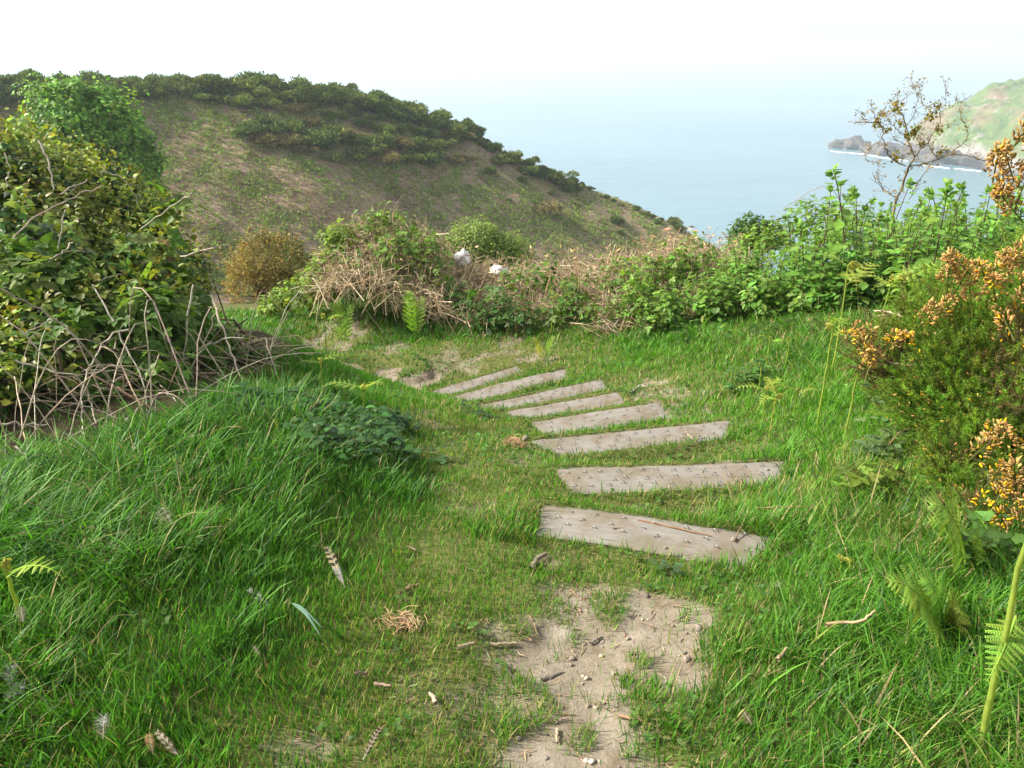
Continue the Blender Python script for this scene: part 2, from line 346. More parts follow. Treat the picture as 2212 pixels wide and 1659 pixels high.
# ------------------------------------------------------------------ grass (one mass)
CTL = A([(0,1659,12,.12),(300,1600,9,.2),(600,1600,6,.3),(900,1600,4,.45),(1000,1400,4,.45),(700,1400,6,.28),(400,1400,11,.12),(100,1400,16,.06),(0,1200,22,.05),(300,1200,19,.05),(600,1200,13,.1),(800,1200,7,.22),(950,1200,4,.4),
 (300,1050,24,.04),(600,1050,20,.04),(800,1050,14,.05),(870,1000,8,.2),(960,1000,3.5,.55),(1020,1080,3.5,.5),(950,900,4.5,.3),(600,900,20,.05),(750,870,9,.05),(830,880,7,.1),(790,830,6,.1),(1600,1300,6,.3),(1400,1250,4,.42),(1250,1250,4,.42),(1550,1450,9,.18),
 (1650,1600,10,.15),(1500,1620,5,.3),(1800,1400,13,.1),(2100,1500,20,.08),(1800,1600,15,.1),(1900,1250,15,.1),(1750,1150,13,.1),(1750,1000,11,.15),(1850,900,11,.2),(1700,850,11,.2),(1550,820,7,.3),(1600,955,4,.35),(1450,980,3.5,.35),
 (1400,1060,3,.4),(1300,890,2.5,.35),(1400,840,4,.5),(1250,785,5,.35),(1100,770,3.5,.5),(950,780,3.5,.4),(900,700,14,.06),(1000,712,13,.08),(1150,725,11,.2),(1400,742,12,.15),(1550,730,15,.15),(1700,760,15,.2),(650,700,13,.08),(760,710,4,.3),
 (1150,1000,4,.3),(1080,930,4,.3),(1200,880,2.5,.3),(800,660,18,.05),(880,672,18,.05),(950,690,18,.05),(740,650,12,.1),(500,780,12,.08),(820,790,4,.3),(700,770,5,.3),(640,800,9,.1),(1250,1660,4,.4),(1000,850,3,.3)])
CTW = G(CTL[:, 0], CTL[:, 1])
def field(P):
    d = np.hypot(P[:, None, 0] - CTW[None, :, 0], (P[:, None, 1] - CTW[None, :, 1]) * .8) + .02
    w = d ** -3.2; w /= w.sum(1, keepdims=True); return w @ CTL[:, 2:]
TUFT = [(1080,1150,85,13),(1130,1120,45,12),(1385,1430,32,5),(1262,1600,40,7),(1205,1425,20,4),(1350,1480,32,5),(1480,1335,30,5),(1560,1420,60,12),(1480,1570,70,9),(1420,1050,70,4),(1240,980,60,6),(1100,960,30,5),(960,690,60,16),(820,690,50,14),(900,672,50,17),(840,655,45,16),(1300,1300,40,5),
 (1690,1010,60,15),(1650,1180,70,14),(1620,940,60,8),(1480,890,30,7),(1240,1385,22,4),(1410,1520,30,5)]
TUFTW = []
for u, v, r, l in TUFT:
    c = G(u, v); TUFTW.append((c[0], c[1], r / F * math.hypot(c[1], CAMZ - c[2]), l))
def make_grass():
    parts_ = []
    for y0, y1 in ((.7, 1.6), (1.6, 2.4), (2.4, 3.4), (3.4, 4.8), (4.8, 6.6), (6.6, 9.6)):
        wmax = .86 * (y1 * 1.08 + .9); dens = 30000 * min(1, 2.0 / math.hypot(y0, 1.4)) ** 1.5
        P = np.stack([rng.uniform(-wmax, wmax, int(2 * wmax * (y1 - y0) * dens )), ], -1)
        n = len(P); P = np.concatenate([P, rng.uniform(y0, y1, (n, 1))], 1)
        P = P[np.abs(P[:, 0]) < .86 * (P[:, 1] * 1.08 + .9)]
        # plants stand in clumps
        clump = vnoise(P, 13, 31) * .5 + vnoise(P, 5, 32) * .5
        fl = np.concatenate([field(P[i:i + 30000]) for i in range(0, len(P), 30000)])
        ln = fl[:, 0] * np.exp(.22 * vnoise(P, 3.1, 33) + .25 * vnoise(P, 11, 34)); dry = np.clip(fl[:, 1] + .25 * vnoise(P, 2.3, 35), 0, 1)
        keep = 1 - .97 * sstep(.2, .75, dirt(P) + .3 * vnoise(P, 16, 36))
        short = sstep(7, 3.5, ln); keep *= 1 - short * .25 * sstep(-.1, .5, vnoise(P, 7, 37))
        for x, y, r, l in TUFTW:
            e = np.hypot(P[:, 0] - x, (P[:, 1] - y)) + .3 * r * vnoise(P, 18, 38); k = sstep(r * 1.05, r * .6, e)
            ln = np.maximum(ln, k * l * np.exp(.15 * vnoise(P, 20, 39))); keep = np.maximum(keep, k)
        for c in PK:
            ab = c[2] - c[3]; s_ = ((P - c[3][:2]) @ ab[:2]) / (ab[:2] @ ab[:2]); off = np.abs((P[:, 0] - c[3][0]) * ab[1] - (P[:, 1] - c[3][1]) * ab[0]) / np.hypot(ab[0], ab[1])
            fr = (s_ > -.05) & (s_ < 1.1) & (off < .07) & (vnoise(P, 6, 44) > -.25); ln = np.where(fr, np.maximum(ln, 5.5), ln)
        th = sdpoly(P, THK) + .12 * vnoise(P, 4, 45); ln = np.where(th > .0, ln * .5, ln); keep *= 1 - .93 * sstep(-.03, .12, th)
        pd = plankd(P); keep *= np.where(pd > .012, 0.0, 1.0)
        keep *= np.maximum(.6 + .5 * sstep(-.5, .3, clump), short)
        ok = rng.random(len(P)) < keep
        parts_.append((P[ok], ln[ok], dry[ok]))
    P = np.concatenate([q[0] for q in parts_]); ln = np.concatenate([q[1] for q in parts_]) * .01; dry = np.concatenate([q[2] for q in parts_])
    N = len(P); z = zt(P[:, 0], P[:, 1]); dist = np.hypot(P[:, 1], 1.4)
    ln = .6 * ln * rng.gamma(7, 1 / 7., N) + .008; ln = np.maximum(ln, .012)
    az = rng.uniform(0, 2 * np.pi, N) * .85 + 2.0 * np.pi * vnoise(P, 2.2, 41) + 1.2 * vnoise(P, 8, 42)
    lean = rng.uniform(.15, .75, N) + .5 * sstep(.1, .2, ln) * rng.random(N) * (vnoise(P, 2.2, 43) > -.2); bend = rng.uniform(.1, .7, N) * sstep(.03, .2, ln) + .1
    w = (.0017 + .009 * ln + .0008 * rng.random(N)) * np.maximum(1, dist / 2.6) ** .8
    w = np.minimum(w, .0062 * np.maximum(1, dist / 3))
    h = np.stack([np.cos(az), np.sin(az), 0 * az], -1); side = np.stack([-np.sin(az), np.cos(az), 0 * az], -1)
    tw = rng.normal(0, .5, N)[:, None]; side = side * np.cos(tw) + A([0, 0, 1]) * np.sin(tw) * .7
    root = np.concatenate([P, (z - .006)[:, None]], 1)
    w = w * np.where(rng.random(N) < .09, 1.7, 1.0); ln = ln * np.where(rng.random(N) < .08, .45, 1)
    Vs = []
    for s, ws in ((0, .8), (.38, 1), (.74, .72)):
        el = np.arctan2(1, lean * (1 + bend * 2.2 * s)) ; 
        p = root + (h * (lean * .62 * s + bend * s * s * .75)[:, None] + A([0, 0, 1]) * (s * .92 - bend * .42 * s * s - lean * .16 * s)[:, None]) * ln[:, None]
        Vs += [p - side * (w * ws * .5)[:, None], p + side * (w * ws * .5)[:, None]]
    s = 1.0
    Vs.append(root + (h * (lean * .62 + bend * .75)[:, None] + A([0, 0, 1]) * (.92 - bend * .42 - lean * .16)[:, None]) * ln[:, None])
    V = np.stack(Vs, 1)
    o = (np.arange(N) * 7)[:, None]
    Q = np.concatenate([o + A([0, 1, 3, 2]), o + A([2, 3, 5, 4])]); T = o + A([4, 5, 6])
    lush = A([.055, .178, .014]); bright = A([.12, .29, .022]); yel = A([.22, .28, .05]); straw = A([.40, .30, .15]); blue = A([.055, .125, .045])
    u_ = rng.random(N); k = np.clip(.5 + .5 * vnoise(P, 1.4, 51) + rng.normal(0, .3, N), 0, 1)[:, None]
    right = sstep(-.4, .9, P[:, 0] - .12 * P[:, 1])[:, None]; k = np.clip(k * .75 + right * .3, 0, 1)
    C = lush * (1 - k) + bright * k
    C = np.where((rng.random(N) < .10)[:, None], blue, C)
    C = np.where((u_ < dry * .85)[:, None], yel * (.7 + .5 * rng.random((N, 1))), C); C = np.where((u_ < dry * .36 + .02)[:, None], straw * (.6 + .6 * rng.random((N, 1))), C)
    C = C * np.exp(rng.normal(0, .2, (N, 1)))
    mb = MB(); mb.add(V.reshape(-1, 3), Q, T, np.repeat(C, 7, 0))
    print('grass blades', N)
    return mb
tag(link('grass', make_grass().mesh('grass'), M_GRASS), kind='stuff')
# ------------------------------------------------------------------ straw litter and small stones on bare ground
def litter():
    n = 70000; P = np.stack([rng.uniform(-2.6, 3.2, n), rng.uniform(1.2, 8.0, n)], -1); d = dirt(P); pd = plankd(P)
    edge = np.where((d > .15) & (pd < -.01), .05 + .25 * (d < .85) + .10 * (vnoise(P, 5, 61) > .1), .006) ; edge = np.where(pd > .01, .012 + .05 * (vnoise(P, 6, 62) > .35), edge)
    P = P[rng.random(n) < edge]; n = len(P); pd = plankd(P)
    z = zt(P[:, 0], P[:, 1]) + np.where(pd > .0, .0285, .003 + .004 * rng.random(n))
    a = rng.uniform(0, np.pi, n); l = rng.gamma(2.2, .010, n) + .006
    d3 = np.stack([np.cos(a), np.sin(a), rng.normal(0, .12, n)], -1); c = np.concatenate([P, z[:, None]], 1)
    bow = rng.normal(0, .08, (n, 1)) * np.stack([-np.sin(a), np.cos(a), 0 * a], -1)
    K = np.stack([c - d3 * l[:, None] * .5, c + bow * l[:, None], c + d3 * l[:, None] * .5], 1)
    mb = MB(); pal = A([(.36, .26, .14), (.27, .19, .11), (.46, .37, .24), (.40, .30, .18)]); col = pal[rng.integers(0, 4, n)]
    tubes(mb, K, rng.uniform(.0009, .0022, n)[:, None] * np.ones((1, 3)), vary(col, n), 3)
    return mb
tag(link('straw_litter', litter().mesh('straw_litter'), M_STRAW), kind='stuff')
def turf_weeds():
    n = 9000; P = np.stack([rng.uniform(-2.6, 3.0, n), rng.uniform(1.2, 7, n)], -1); ok = (dirt(P) < .5) & (plankd(P) < -.01) & (sdpoly(P, THK) < -.1) & (vnoise(P, 2.6, 64) + .5 * vnoise(P, 9, 65) > .25); P = P[ok]; n = len(P)
    z = zt(P[:, 0], P[:, 1]) + rng.uniform(.008, .035, n); mb = MB()
    for k in range(3):
        a = rng.uniform(0, 6.28, n); d = np.stack([np.cos(a), np.sin(a), rng.uniform(.05, .5, n)], -1); inst(mb, OVATE, np.concatenate([P, z[:, None]], 1), frame(d, np.tile(A([0, 0, 1.]), (n, 1))), np.stack([rng.uniform(.010, .026, n)] * 3, -1) * A([1.2, 1, 1]), vary((.085, .17, .035), n, .3, .12))
    return mb
tag(link('turf_weeds', turf_weeds().mesh('turf_weeds'), M_LEAF), 'small broad leaves of clover and plantain in the worn turf', kind='stuff')
def rock(rad, seed, sub=2, rough=.35, flat=.7):
    import bmesh
    bm = bmesh.new(); bmesh.ops.create_icosphere(bm, subdivisions=sub, radius=1); bm.verts.ensure_lookup_table()
    V = A([v.co[:] for v in bm.verts]); T = A([[v.index for v in f.verts] for f in bm.faces]); bm.free()
    V = V * (1 + rough * fbm(V, 1.1, seed, 3))[:, None]
    for k in range(4):                 # broken facets
        d = rdir(1)[0]; h = V @ d; V -= np.maximum(h - .72, 0)[:, None] * d * .85
    return V * A(rad) * A([1, 1, flat]), T
def gravel():
    n = 5200; P = np.stack([rng.uniform(-1.2, 1.8, n), rng.uniform(1.2, 7.5, n)], -1); d = dirt(P); pd = plankd(P)
    P = P[(d > .55) & (rng.random(n) < .45) & (pd < -.02)]; n = len(P); mb = MB(); V, T = rock((1, 1, 1), 5, 1)
    s = rng.gamma(2, .0017, n) + .0015; c = np.stack([P[:, 0], P[:, 1], zt(P[:, 0], P[:, 1]) + s * .3], -1)
    inst(mb, (V, np.zeros((0, 4), int), T), c, frame(rdir(n), rdir(n)), s, vary((.32, .27, .21), n, .3, .05)); return mb
tag(link('gravel', gravel().mesh('gravel', smooth=True), leafmat('grit', 0, .9, .1, .2, nscale=90)), kind='stuff')
# ------------------------------------------------------------------ timber boards with staples
m, nt, out = mat('weathered_timber'); L = nt.links.new
g1 = noise(nt, 7, 8, .7, stretch=(.6, 9, 9)); g2 = noise(nt, 5, 6, .65); g3 = noise(nt, 60, 4, .7, stretch=(.25, 3, 3)); g4 = noise(nt, 16, 5, .7)
c = ramp(nt, g1.outputs[0], [(.25, (.165, .15, .128)), (.5, (.215, .198, .172)), (.75, (.265, .247, .218))]).outputs[0]
c = mixc(nt, .5, c, ramp(nt, g3.outputs[0], [(.3, (.82, .81, .79)), (.6, (1.06, 1.06, 1.06))]).outputs[0], 'MULTIPLY')
c = mixc(nt, ramp(nt, g2.outputs[0], [(.44, (0, 0, 0)), (.64, (.85,) * 3)]).outputs[0], c, (.15, .112, .072))
c = mixc(nt, ramp(nt, g4.outputs[0], [(.62, (0, 0, 0)), (.75, (.6,) * 3)]).outputs[0], c, (.13, .105, .075))
g5 = noise(nt, 3, 6, .75, stretch=(.5, 14, 14)); c = mixc(nt, ramp(nt, g5.outputs[0], [(.60, (0, 0, 0)), (.64, (.7,) * 3)]).outputs[0], c, (.07, .06, .05))
g6 = noise(nt, 2.5, 4, .6); c = mixc(nt, ramp(nt, g6.outputs[0], [(.52, (0, 0, 0)), (.7, (.5,) * 3)]).outputs[0], c, (.15, .16, .10))
p = nd(nt, 'ShaderNodeBsdfPrincipled', Roughness=.85); p.inputs['Specular IOR Level'].default_value = .2; L(c, p.inputs['Base Color'])
ad = nd(nt, 'ShaderNodeMath', operation='ADD'); L(g1.outputs[0], ad.inputs[0]); L(g3.outputs[0], ad.inputs[1]); bumpy(nt, p, ad.outputs[0], .25, .004); L(p.outputs[0], out.inputs[0])
M_TIMBER = m
m, nt, out = mat('galvanised_wire'); L = nt.links.new
g1 = noise(nt, 300, 4); p = nd(nt, 'ShaderNodeBsdfPrincipled', Roughness=.42, Metallic=.85); L(ramp(nt, g1.outputs[0], [(.35, (.12, .11, .10)), (.6, (.34, .34, .34))]).outputs[0], p.inputs['Base Color']); L(p.outputs[0], out.inputs[0])
M_WIRE = m
_sm = MB(); a = np.linspace(0, np.pi, 8); tubes(_sm, np.stack([-.0102 * np.cos(a), 0 * a, .0115 * np.sin(a) ** .7 - .002], -1)[None], .0018, A([[1, 1, 1]]), 6)
STAPLE = _sm.mesh('staple', smooth=True)
PIXST = A([(1090,940),(1035,967),(1200,957),(1140,980),(1075,1000),(1325,973),(1268,1000),(1195,1015),(1320,1032),(1410,1015),(1468,1050),(1458,993),(1600,1013),(1685,1060),(1600,1075),(1730,1025),(1735,1100),(1860,1040),(1870,1110),(1810,1065)]) * .488 + A([702, 648])
ROWS = [None, (13, 13, 3), (11, 10, 3), (9, 7, 3), (7, 6, 2), (14, 12, 3), (11, 10, 3), (8, 7, 3)]
PLAB = ['nearest grey timber step board, widest and tilted down to one side', 'grey timber step board second from the nearest, with soil caked on its edge', 'long step board third from the nearest, straw and turf on top',
 'clean squared step board with few staples, fourth from the nearest', 'grey step board fifth from the nearest, with grass growing through its edge', 'narrow step board sixth from the nearest, in close rows of staples',
 'second to last step board down the slope, curved far edge', 'farthest step board, thin and slanting away beside the bare path']
BOARDS = []
for i, (c, q) in enumerate(zip(PK, PLANKS)):
    o = c.mean(0); ex = nrm((c[1] + c[2] - c[0] - c[3])[None])[0]; ez = A([0, 0, 1.]); ey = np.cross(ez, ex)
    nu, nv = 41, 9; s, t = np.meshgrid(np.linspace(0, 1, nu), np.linspace(0, 1, nv))
    top = (c[0] * (1 - s[..., None]) + c[1] * s[..., None]) * (1 - t[..., None]) + (c[3] * (1 - s[..., None]) + c[2] * s[..., None]) * t[..., None]
    wob = .010 * np.sin(s * 4 + i) + .004 * fbm(np.stack([s * 4 + i * 9, t * 2], -1), 1, 70 + i, 2)
    top = top + ey * wob[..., None]; top[:, (0, -1)] += ex * (.012 * fbm(np.stack([t[:, (0, -1)] * 5, s[:, (0, -1)] + i], -1), 1, 80, 2))[..., None]
    top[..., 2] += .004 * np.sin(s * 4 + i * 2) + .003 * fbm(np.stack([s * 6, t * 3], -1), 1, 90 + i, 2)
    e = np.minimum(np.minimum(s, 1 - s) * 25, np.minimum(t, 1 - t) * 8); top[..., 2] -= .007 * np.clip(1 - e, 0, 1) ** 2
    loc = np.stack([(top - o) @ ex, (top - o) @ ey, (top - o) @ ez], -1)
    mb = MB(); mb.add(loc, quadgrid(nv, nu)[:, ::-1]); ring = np.concatenate([loc[0], loc[1:, -1], loc[-1, -2::-1], loc[-2:0:-1, 0]]); lo = ring - A([0, 0, .07]); k = len(ring)
    mb.add(np.concatenate([ring, lo]), [(j, (j + 1) % k, k + (j + 1) % k, k + j) for j in range(k)])
    ob = thing('step_board', PLAB[i], 'step', o, 'timber steps down the path'); ob.rotation_euler.z = math.atan2(ex[1], ex[0])
    link('plank', mb.mesh('plank', smooth=False), M_TIMBER, ob)
    if i == 0:
        sp_ = [atz(u, v, q[4]) - o for u, v in PIXST]; pos = [(w @ ex, w @ ey) for w in sp_]
    else:
        n1_, n2_, nr = ROWS[i]; pos = []
        for r in range(nr):
            n_ = n1_ if r == 0 else n2_; tt = (.25, .52, .78)[r] if nr == 3 else (.3, .7)[r]
            for j in range(n_):
                ss = (j + .5 + (.35 if r == 1 else 0) + rng.normal(0, .1)) / (n_ + .3); t2 = tt + rng.normal(0, .03)
                if ss > .97: continue
                w = (c[0] * (1 - ss) + c[1] * ss) * (1 - t2) + (c[3] * (1 - ss) + c[2] * ss) * t2 - o; pos.append((w @ ex, w @ ey + .012 * math.sin(ss * 5 + i)))
    for x, y in pos:
        st = link('staple', STAPLE, M_WIRE, ob, (x, y, .002)); st.rotation_euler.z = rng.normal(0, .35); st.rotation_euler.x = rng.normal(0, .15)
    BOARDS.append(ob)
# ------------------------------------------------------------------ leafy masses on lobes
def lobes(L):                          # (u, v, Y, r px) -> centre, radius
    L = A(L, float); c = at(L[:, 0], L[:, 1], L[:, 2]); d = c[:, 1] * CP - (c[:, 2] - CAMZ) * SP; return c, L[:, 3] / F * d
def shell(c, r, n, lo=.72, hi=1.05, seed=0, sq=(1, 1, 1), deep=.66, amp=.28, freq=1.7):
    p = r ** 2 / (r ** 2).sum(); k = rng.choice(len(c), n, p=p); d = rdir(n); rr = lo + (hi - lo) * rng.random(n) ** .7
    P = c[k] + d * A(sq) * (r[k] * rr)[:, None]; P = P + d * (r[k] * amp * (fbm(P, freq / r.mean() * .5, seed, 3)))[:, None]
    e = np.min([np.linalg.norm((P - a) / A(sq), axis=1) / b + 9 * (k == i) for i, (a, b) in enumerate(zip(c, r))], 0) if len(c) > 1 else np.full(n, 9.)
    ok = (e > deep) & (P[:, 2] > zt(P[:, 0], P[:, 1]) - .02); return P[ok], d[ok], rr[ok]
def leaves(mb, tpl, P, d, size, col, droop=.4, up=.35, wild=.5, wid=1.0):
    n = len(P); nm = nrm(d * .8 + A([0, 0, up]) + rng.normal(0, wild, (n, 3))); az = rdir(n) * .8 + d * .5 + A([0, 0, -droop])
    y = nrm(az - nm * (az * nm).sum(1, keepdims=True)); s = size * np.exp(rng.normal(0, .22, n)); inst(mb, tpl, P, frame(y, nm), np.stack([s * wid, s, s], -1), col)
def fit(P):                            # drop onto the ground
    P = A(P, float); P[..., 2] = zt(P[..., 0], P[..., 1]); return P
def px_line(P, Y, dz=0):               # photo polyline at distances Y (scalar or one per vertex)
    P = A(P, float); return at(P[:, 0], P[:, 1], np.broadcast_to(Y, len(P)) * 1.0)
# ---- ivy thicket
root = thing('ivy_thicket', 'tall ivy-covered thicket with glossy dark leaves and yellow-green tips beside the bank', 'thicket', fit((-3.4, 4.9, 0)))
c, r = lobes([(-210,500,5.4,270),(-40,465,5.3,190),(95,455,5.6,145),(200,495,5.8,145),(265,545,5.8,120),(325,600,5.9,95),(372,640,5.9,72),(40,650,4.7,240),(190,690,4.9,190),(-90,790,4.3,260),(100,800,4.4,170),(-300,650,4.6,330),(300,720,5.0,140),(20,880,3.4,110),(-130,900,3.2,150),(140,850,3.6,95),(235,820,3.85,76),(330,765,4.2,58),(420,760,4.5,44),(490,765,4.7,32),(130,740,3.9,110),(300,700,4.3,90)])
mb = MB()
P, d, rr = shell(c, r, 96000, .62, 1.04, 7, deep=.72, amp=.34, freq=2.2); P[:, 2] += 0
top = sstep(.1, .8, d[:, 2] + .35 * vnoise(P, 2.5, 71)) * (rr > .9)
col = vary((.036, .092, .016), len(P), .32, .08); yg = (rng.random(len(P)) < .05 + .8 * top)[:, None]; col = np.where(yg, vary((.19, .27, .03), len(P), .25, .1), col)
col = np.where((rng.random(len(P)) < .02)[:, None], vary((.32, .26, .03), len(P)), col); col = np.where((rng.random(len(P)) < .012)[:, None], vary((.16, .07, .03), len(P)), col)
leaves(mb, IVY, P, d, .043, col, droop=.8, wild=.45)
# upright flower shoots of the ivy on top
P2, d2, rr = shell(c, r, 8600, .97, 1.06, 7, deep=.8, amp=.34, freq=2.2); ok = d2[:, 2] > -.1; P2, d2 = P2[ok], d2[ok]
for k in range(7):
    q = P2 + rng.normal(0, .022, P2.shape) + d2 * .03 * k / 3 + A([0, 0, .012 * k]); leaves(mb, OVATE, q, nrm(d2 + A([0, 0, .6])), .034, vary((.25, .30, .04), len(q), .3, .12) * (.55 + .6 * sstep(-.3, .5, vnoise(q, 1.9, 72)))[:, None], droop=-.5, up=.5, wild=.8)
part('foliage', mb, M_IVY, root, root.location)
mb = MB(); n = 260; k = rng.integers(0, len(c), n); a = fit(c[k] + rng.normal(0, .3, (n, 3))); b = c[k] + rdir(n, 0, 1) * (r[k] * rng.uniform(.6, 1.15, n))[:, None]
tubes(mb, np.stack([a, a * .6 + b * .4 + rng.normal(0, .1, (n, 3)), a * .25 + b * .75 + rng.normal(0, .1, (n, 3)), b], 1), rng.uniform(.003, .008, n)[:, None] * A([1.3, 1, .8, .4]), vary((.10, .075, .05), n), 4)
part('woody_stems', mb, M_WOOD, root, root.location, kind='stuff')
# ---- bramble thicket with grey dead canes
root = thing('bramble_thicket', 'bramble tangle of bare grey dead canes and toothed green leaves along the grass bank', 'bramble', fit((-1.9, 4.2, 0)))
c, r = lobes([(300,570,4.8,70),(370,600,5.1,50),(260,640,4.6,75),(330,690,3.95,75),(400,700,4.25,55),(250,770,3.75,60),(470,760,4.4,48),(150,600,4.2,60),(50,570,4.0,60),(350,800,3.7,45),(540,780,4.6,36),(390,650,4.6,50),(150,720,3.75,60),(60,790,3.5,60),(215,865,3.45,36),(430,790,4.1,36)])
mb = MB(); P, d, rr = shell(c, r, 3000, .3, 1.1, 9, deep=.3, amp=.4)
red = (vnoise(P, 2.3, 74) > .38) & (rng.random(len(P)) < .4); col = np.where(red[:, None], vary((.17, .12, .035), len(P)), vary((.10, .19, .03), len(P), .3))
leaves(mb, TRIFOL, P, d, .085, col, droop=.3, up=.9, wild=.5)
for u, v, Y, rad, nn in [(360,430,4.3,30,16),(375,445,4.3,26,12),(90,605,3.4,45,14),(30,590,3.4,40,12),(360,820,3.9,45,16),(210,870,3.6,35,8),(250,880,3.6,30,7),(330,545,4.3,45,20),(60,745,3.7,40,14),(280,640,4.0,50,22)]:
    q = at(u, v, Y); P = q + rng.normal(0, rad / F * Y * .6, (nn, 3)); leaves(mb, TRIFOL, P, rdir(nn, 0, 1), .095, vary((.13, .20, .035), nn, .2), up=1.0, wild=.3)
part('foliage', mb, M_LEAF, root, root.location)
CANES = [([(0,624),(49,649),(111,681),(163,724),(195,763),(225,805),(243,844)],(3.5,4.0),.0068),([(200,615),(225,658),(251,704),(277,756),(306,808),(317,860),(321,922)],(4.3,3.75),.0058),
 ([(418,615),(407,668),(400,727),(397,779)],(4.4,4.3),.0075),([(456,637),(475,694),(492,740),(511,786),(524,828)],(4.7,4.3),.007),([(33,779),(81,792),(120,805),(160,808),(182,828),(195,870),(208,916)],(3.6,3.7),.006),
 ([(277,712),(241,720),(212,756),(189,799),(179,854),(177,893),(181,942)],(3.9,3.5),.0052),([(526,730),(482,732),(440,750),(420,779),(407,799)],(4.4,4.3),.0058),([(495,833),(456,870),(417,919)],(4.1,3.7),.0062),
 ([(322,763),(332,805),(345,828),(368,851),(391,877)],(4.1,3.9),.0045),([(312,867),(277,906),(238,952)],(3.8,3.4),.0055),([(0,916),(104,916)],(3.3,3.35),.0065),([(34,964),(59,990),(85,1026)],(3.0,2.9),.0055),
 ([(202,1010),(247,981),(280,955),(316,935),(387,927)],(3.1,3.5),.0045),([(573,730),(586,772),(599,812)],(4.6,4.5),.006),([(648,626),(618,662),(596,714),(584,756)],(5.0,4.7),.0035),([(390,554),(440,541),(498,528)],(5.0,4.7),.006),
 ([(28,518),(54,487),(89,460),(129,441),(167,421),(223,401)],(4.3,4.6),.0058),([(83,304),(99,336),(110,374),(117,409)],(4.6,4.5),.0065),([(141,453),(132,497),(125,538)],(4.5,4.4),.005),([(220,371),(258,379),(285,406),(306,457)],(4.9,4.9),.0042),
 ([(303,495),(357,457),(390,430),(416,415)],(4.7,4.4),.0055),([(129,420),(188,387)],(4.5,4.7),.0045),([(158,524),(130,548),(107,560)],(4.1,4.0),.005),([(205,606),(240,600),(262,592)],(4.4,4.5),.0045),([(55,719),(90,700),(124,687)],(3.7,3.9),.004),
 ([(10,330),(20,365),(16,395)],(4.7,4.7),.005),([(240,830),(290,800),(340,770),(400,764),(480,780)],(3.9,4.5),.004),([(180,800),(240,800),(300,806),(360,810)],(3.8,4.2),.004),([(150,870),(200,880),(260,905)],(3.5,3.7),.0045),([(370,680),(430,725),(500,770),(560,800)],(4.6,4.6),.0045)]
for pl, (y0, y1), rad in CANES:
    K = len(pl); mb = MB(); gy = G(A(pl, float)[:, 0], A(pl, float)[:, 1])[:, 1]; Q = tube(mb, px_line(pl, np.minimum(np.linspace(y0, y1, K) * .9, gy - .03)), rad * .75, rad * .5, vary((.40, .345, .275), 1, .15, .03)[0], 6, max(10, 3 * K), .0035)
    n = 14; i = rng.integers(0, len(Q), n); dd = rdir(n); tubes(mb, np.stack([Q[i], Q[i] + dd * .012], 1), A([[.0016, .0003]]) * np.ones((n, 1)), A([(.26, .2, .15)]), 3)
    if rng.random() < .6 and rad > .004:
        i = rng.integers(3, len(Q) - 2); e = Q[i] + rdir(1)[0] * A([.14, .1, .14]); tube(mb, [Q[i], (Q[i] + e) / 2 + A([0, 0, .02]), e], rad * .35, rad * .15, (.26, .21, .16), 4)
    part('cane', mb, M_WOOD, root, root.location)
mb = MB(); n = 320; u = 40 + 600 * rng.random(n) ** 1.5; v = np.interp(u, [60, 330, 480, 640], [760, 720, 720, 735]) + rng.random(n) * np.interp(u, [60, 330, 480, 640], [200, 190, 130, 45]); vb = np.interp(u, [60, 330, 480, 640], [985, 930, 850, 770]); Y = np.interp(u, [60, 330, 480, 640], [3.15, 3.4, 3.95, 4.8]) + (vb - v) * .0018 + rng.uniform(-.05, .5, n)
a = at(u, v, Y); a[:, 2] = np.maximum(a[:, 2], zt(a[:, 0], a[:, 1]) + .03); d = rdir(n) * A([1, .6, .75]); l = rng.uniform(.07, .36, n)[:, None]
P = np.stack([a - d * l, a + rng.normal(0, .03, (n, 3)) + A([0, 0, .12]) * l, a + d * l * .6 + A([0, 0, .06]) * l + rng.normal(0, .02, (n, 3)), a + d * l], 1); P[..., 2] = np.maximum(P[..., 2], zt(P[..., 0], P[..., 1]) + .005)
tubes(mb, P, rng.uniform(.001, .0038, n)[:, None] * A([1, .9, .75, .4]), vary((.30, .235, .165), n, .4, .05), 4); 
n = 26; u = 20 + 560 * rng.random(n) ** 1.3; b = G(u, np.interp(u, [0, 330, 480, 640], [990, 930, 860, 775]) - rng.uniform(0, 25, n)); t = np.linspace(0, 1, 9)[None, :, None]; ln = rng.uniform(.3, .95, n)[:, None, None]; hg = rng.uniform(.18, .55, n)[:, None, None]
a = rng.uniform(0, 6.28, n); d = np.stack([np.cos(a), np.sin(a) * .45 + .25, 0 * a], -1)[:, None]; arc = rng.uniform(.55, 1.0, n)[:, None, None]
P = b[:, None] + d * ln * t + A([0, 0, 1.]) * hg * np.sin(np.pi * t * arc) + np.cumsum(rng.normal(0, .006, (n, 9, 3)), 1); P[..., 2] = np.maximum(P[..., 2], zt(P[..., 0], P[..., 1]) + .004)
tubes(mb, P, rng.uniform(.0016, .0042, n)[:, None] * np.linspace(1, .4, 9), vary((.38, .31, .235), n, .3, .05), 5); part('dead_twigs', mb, M_WOOD, root, root.location, kind='stuff')
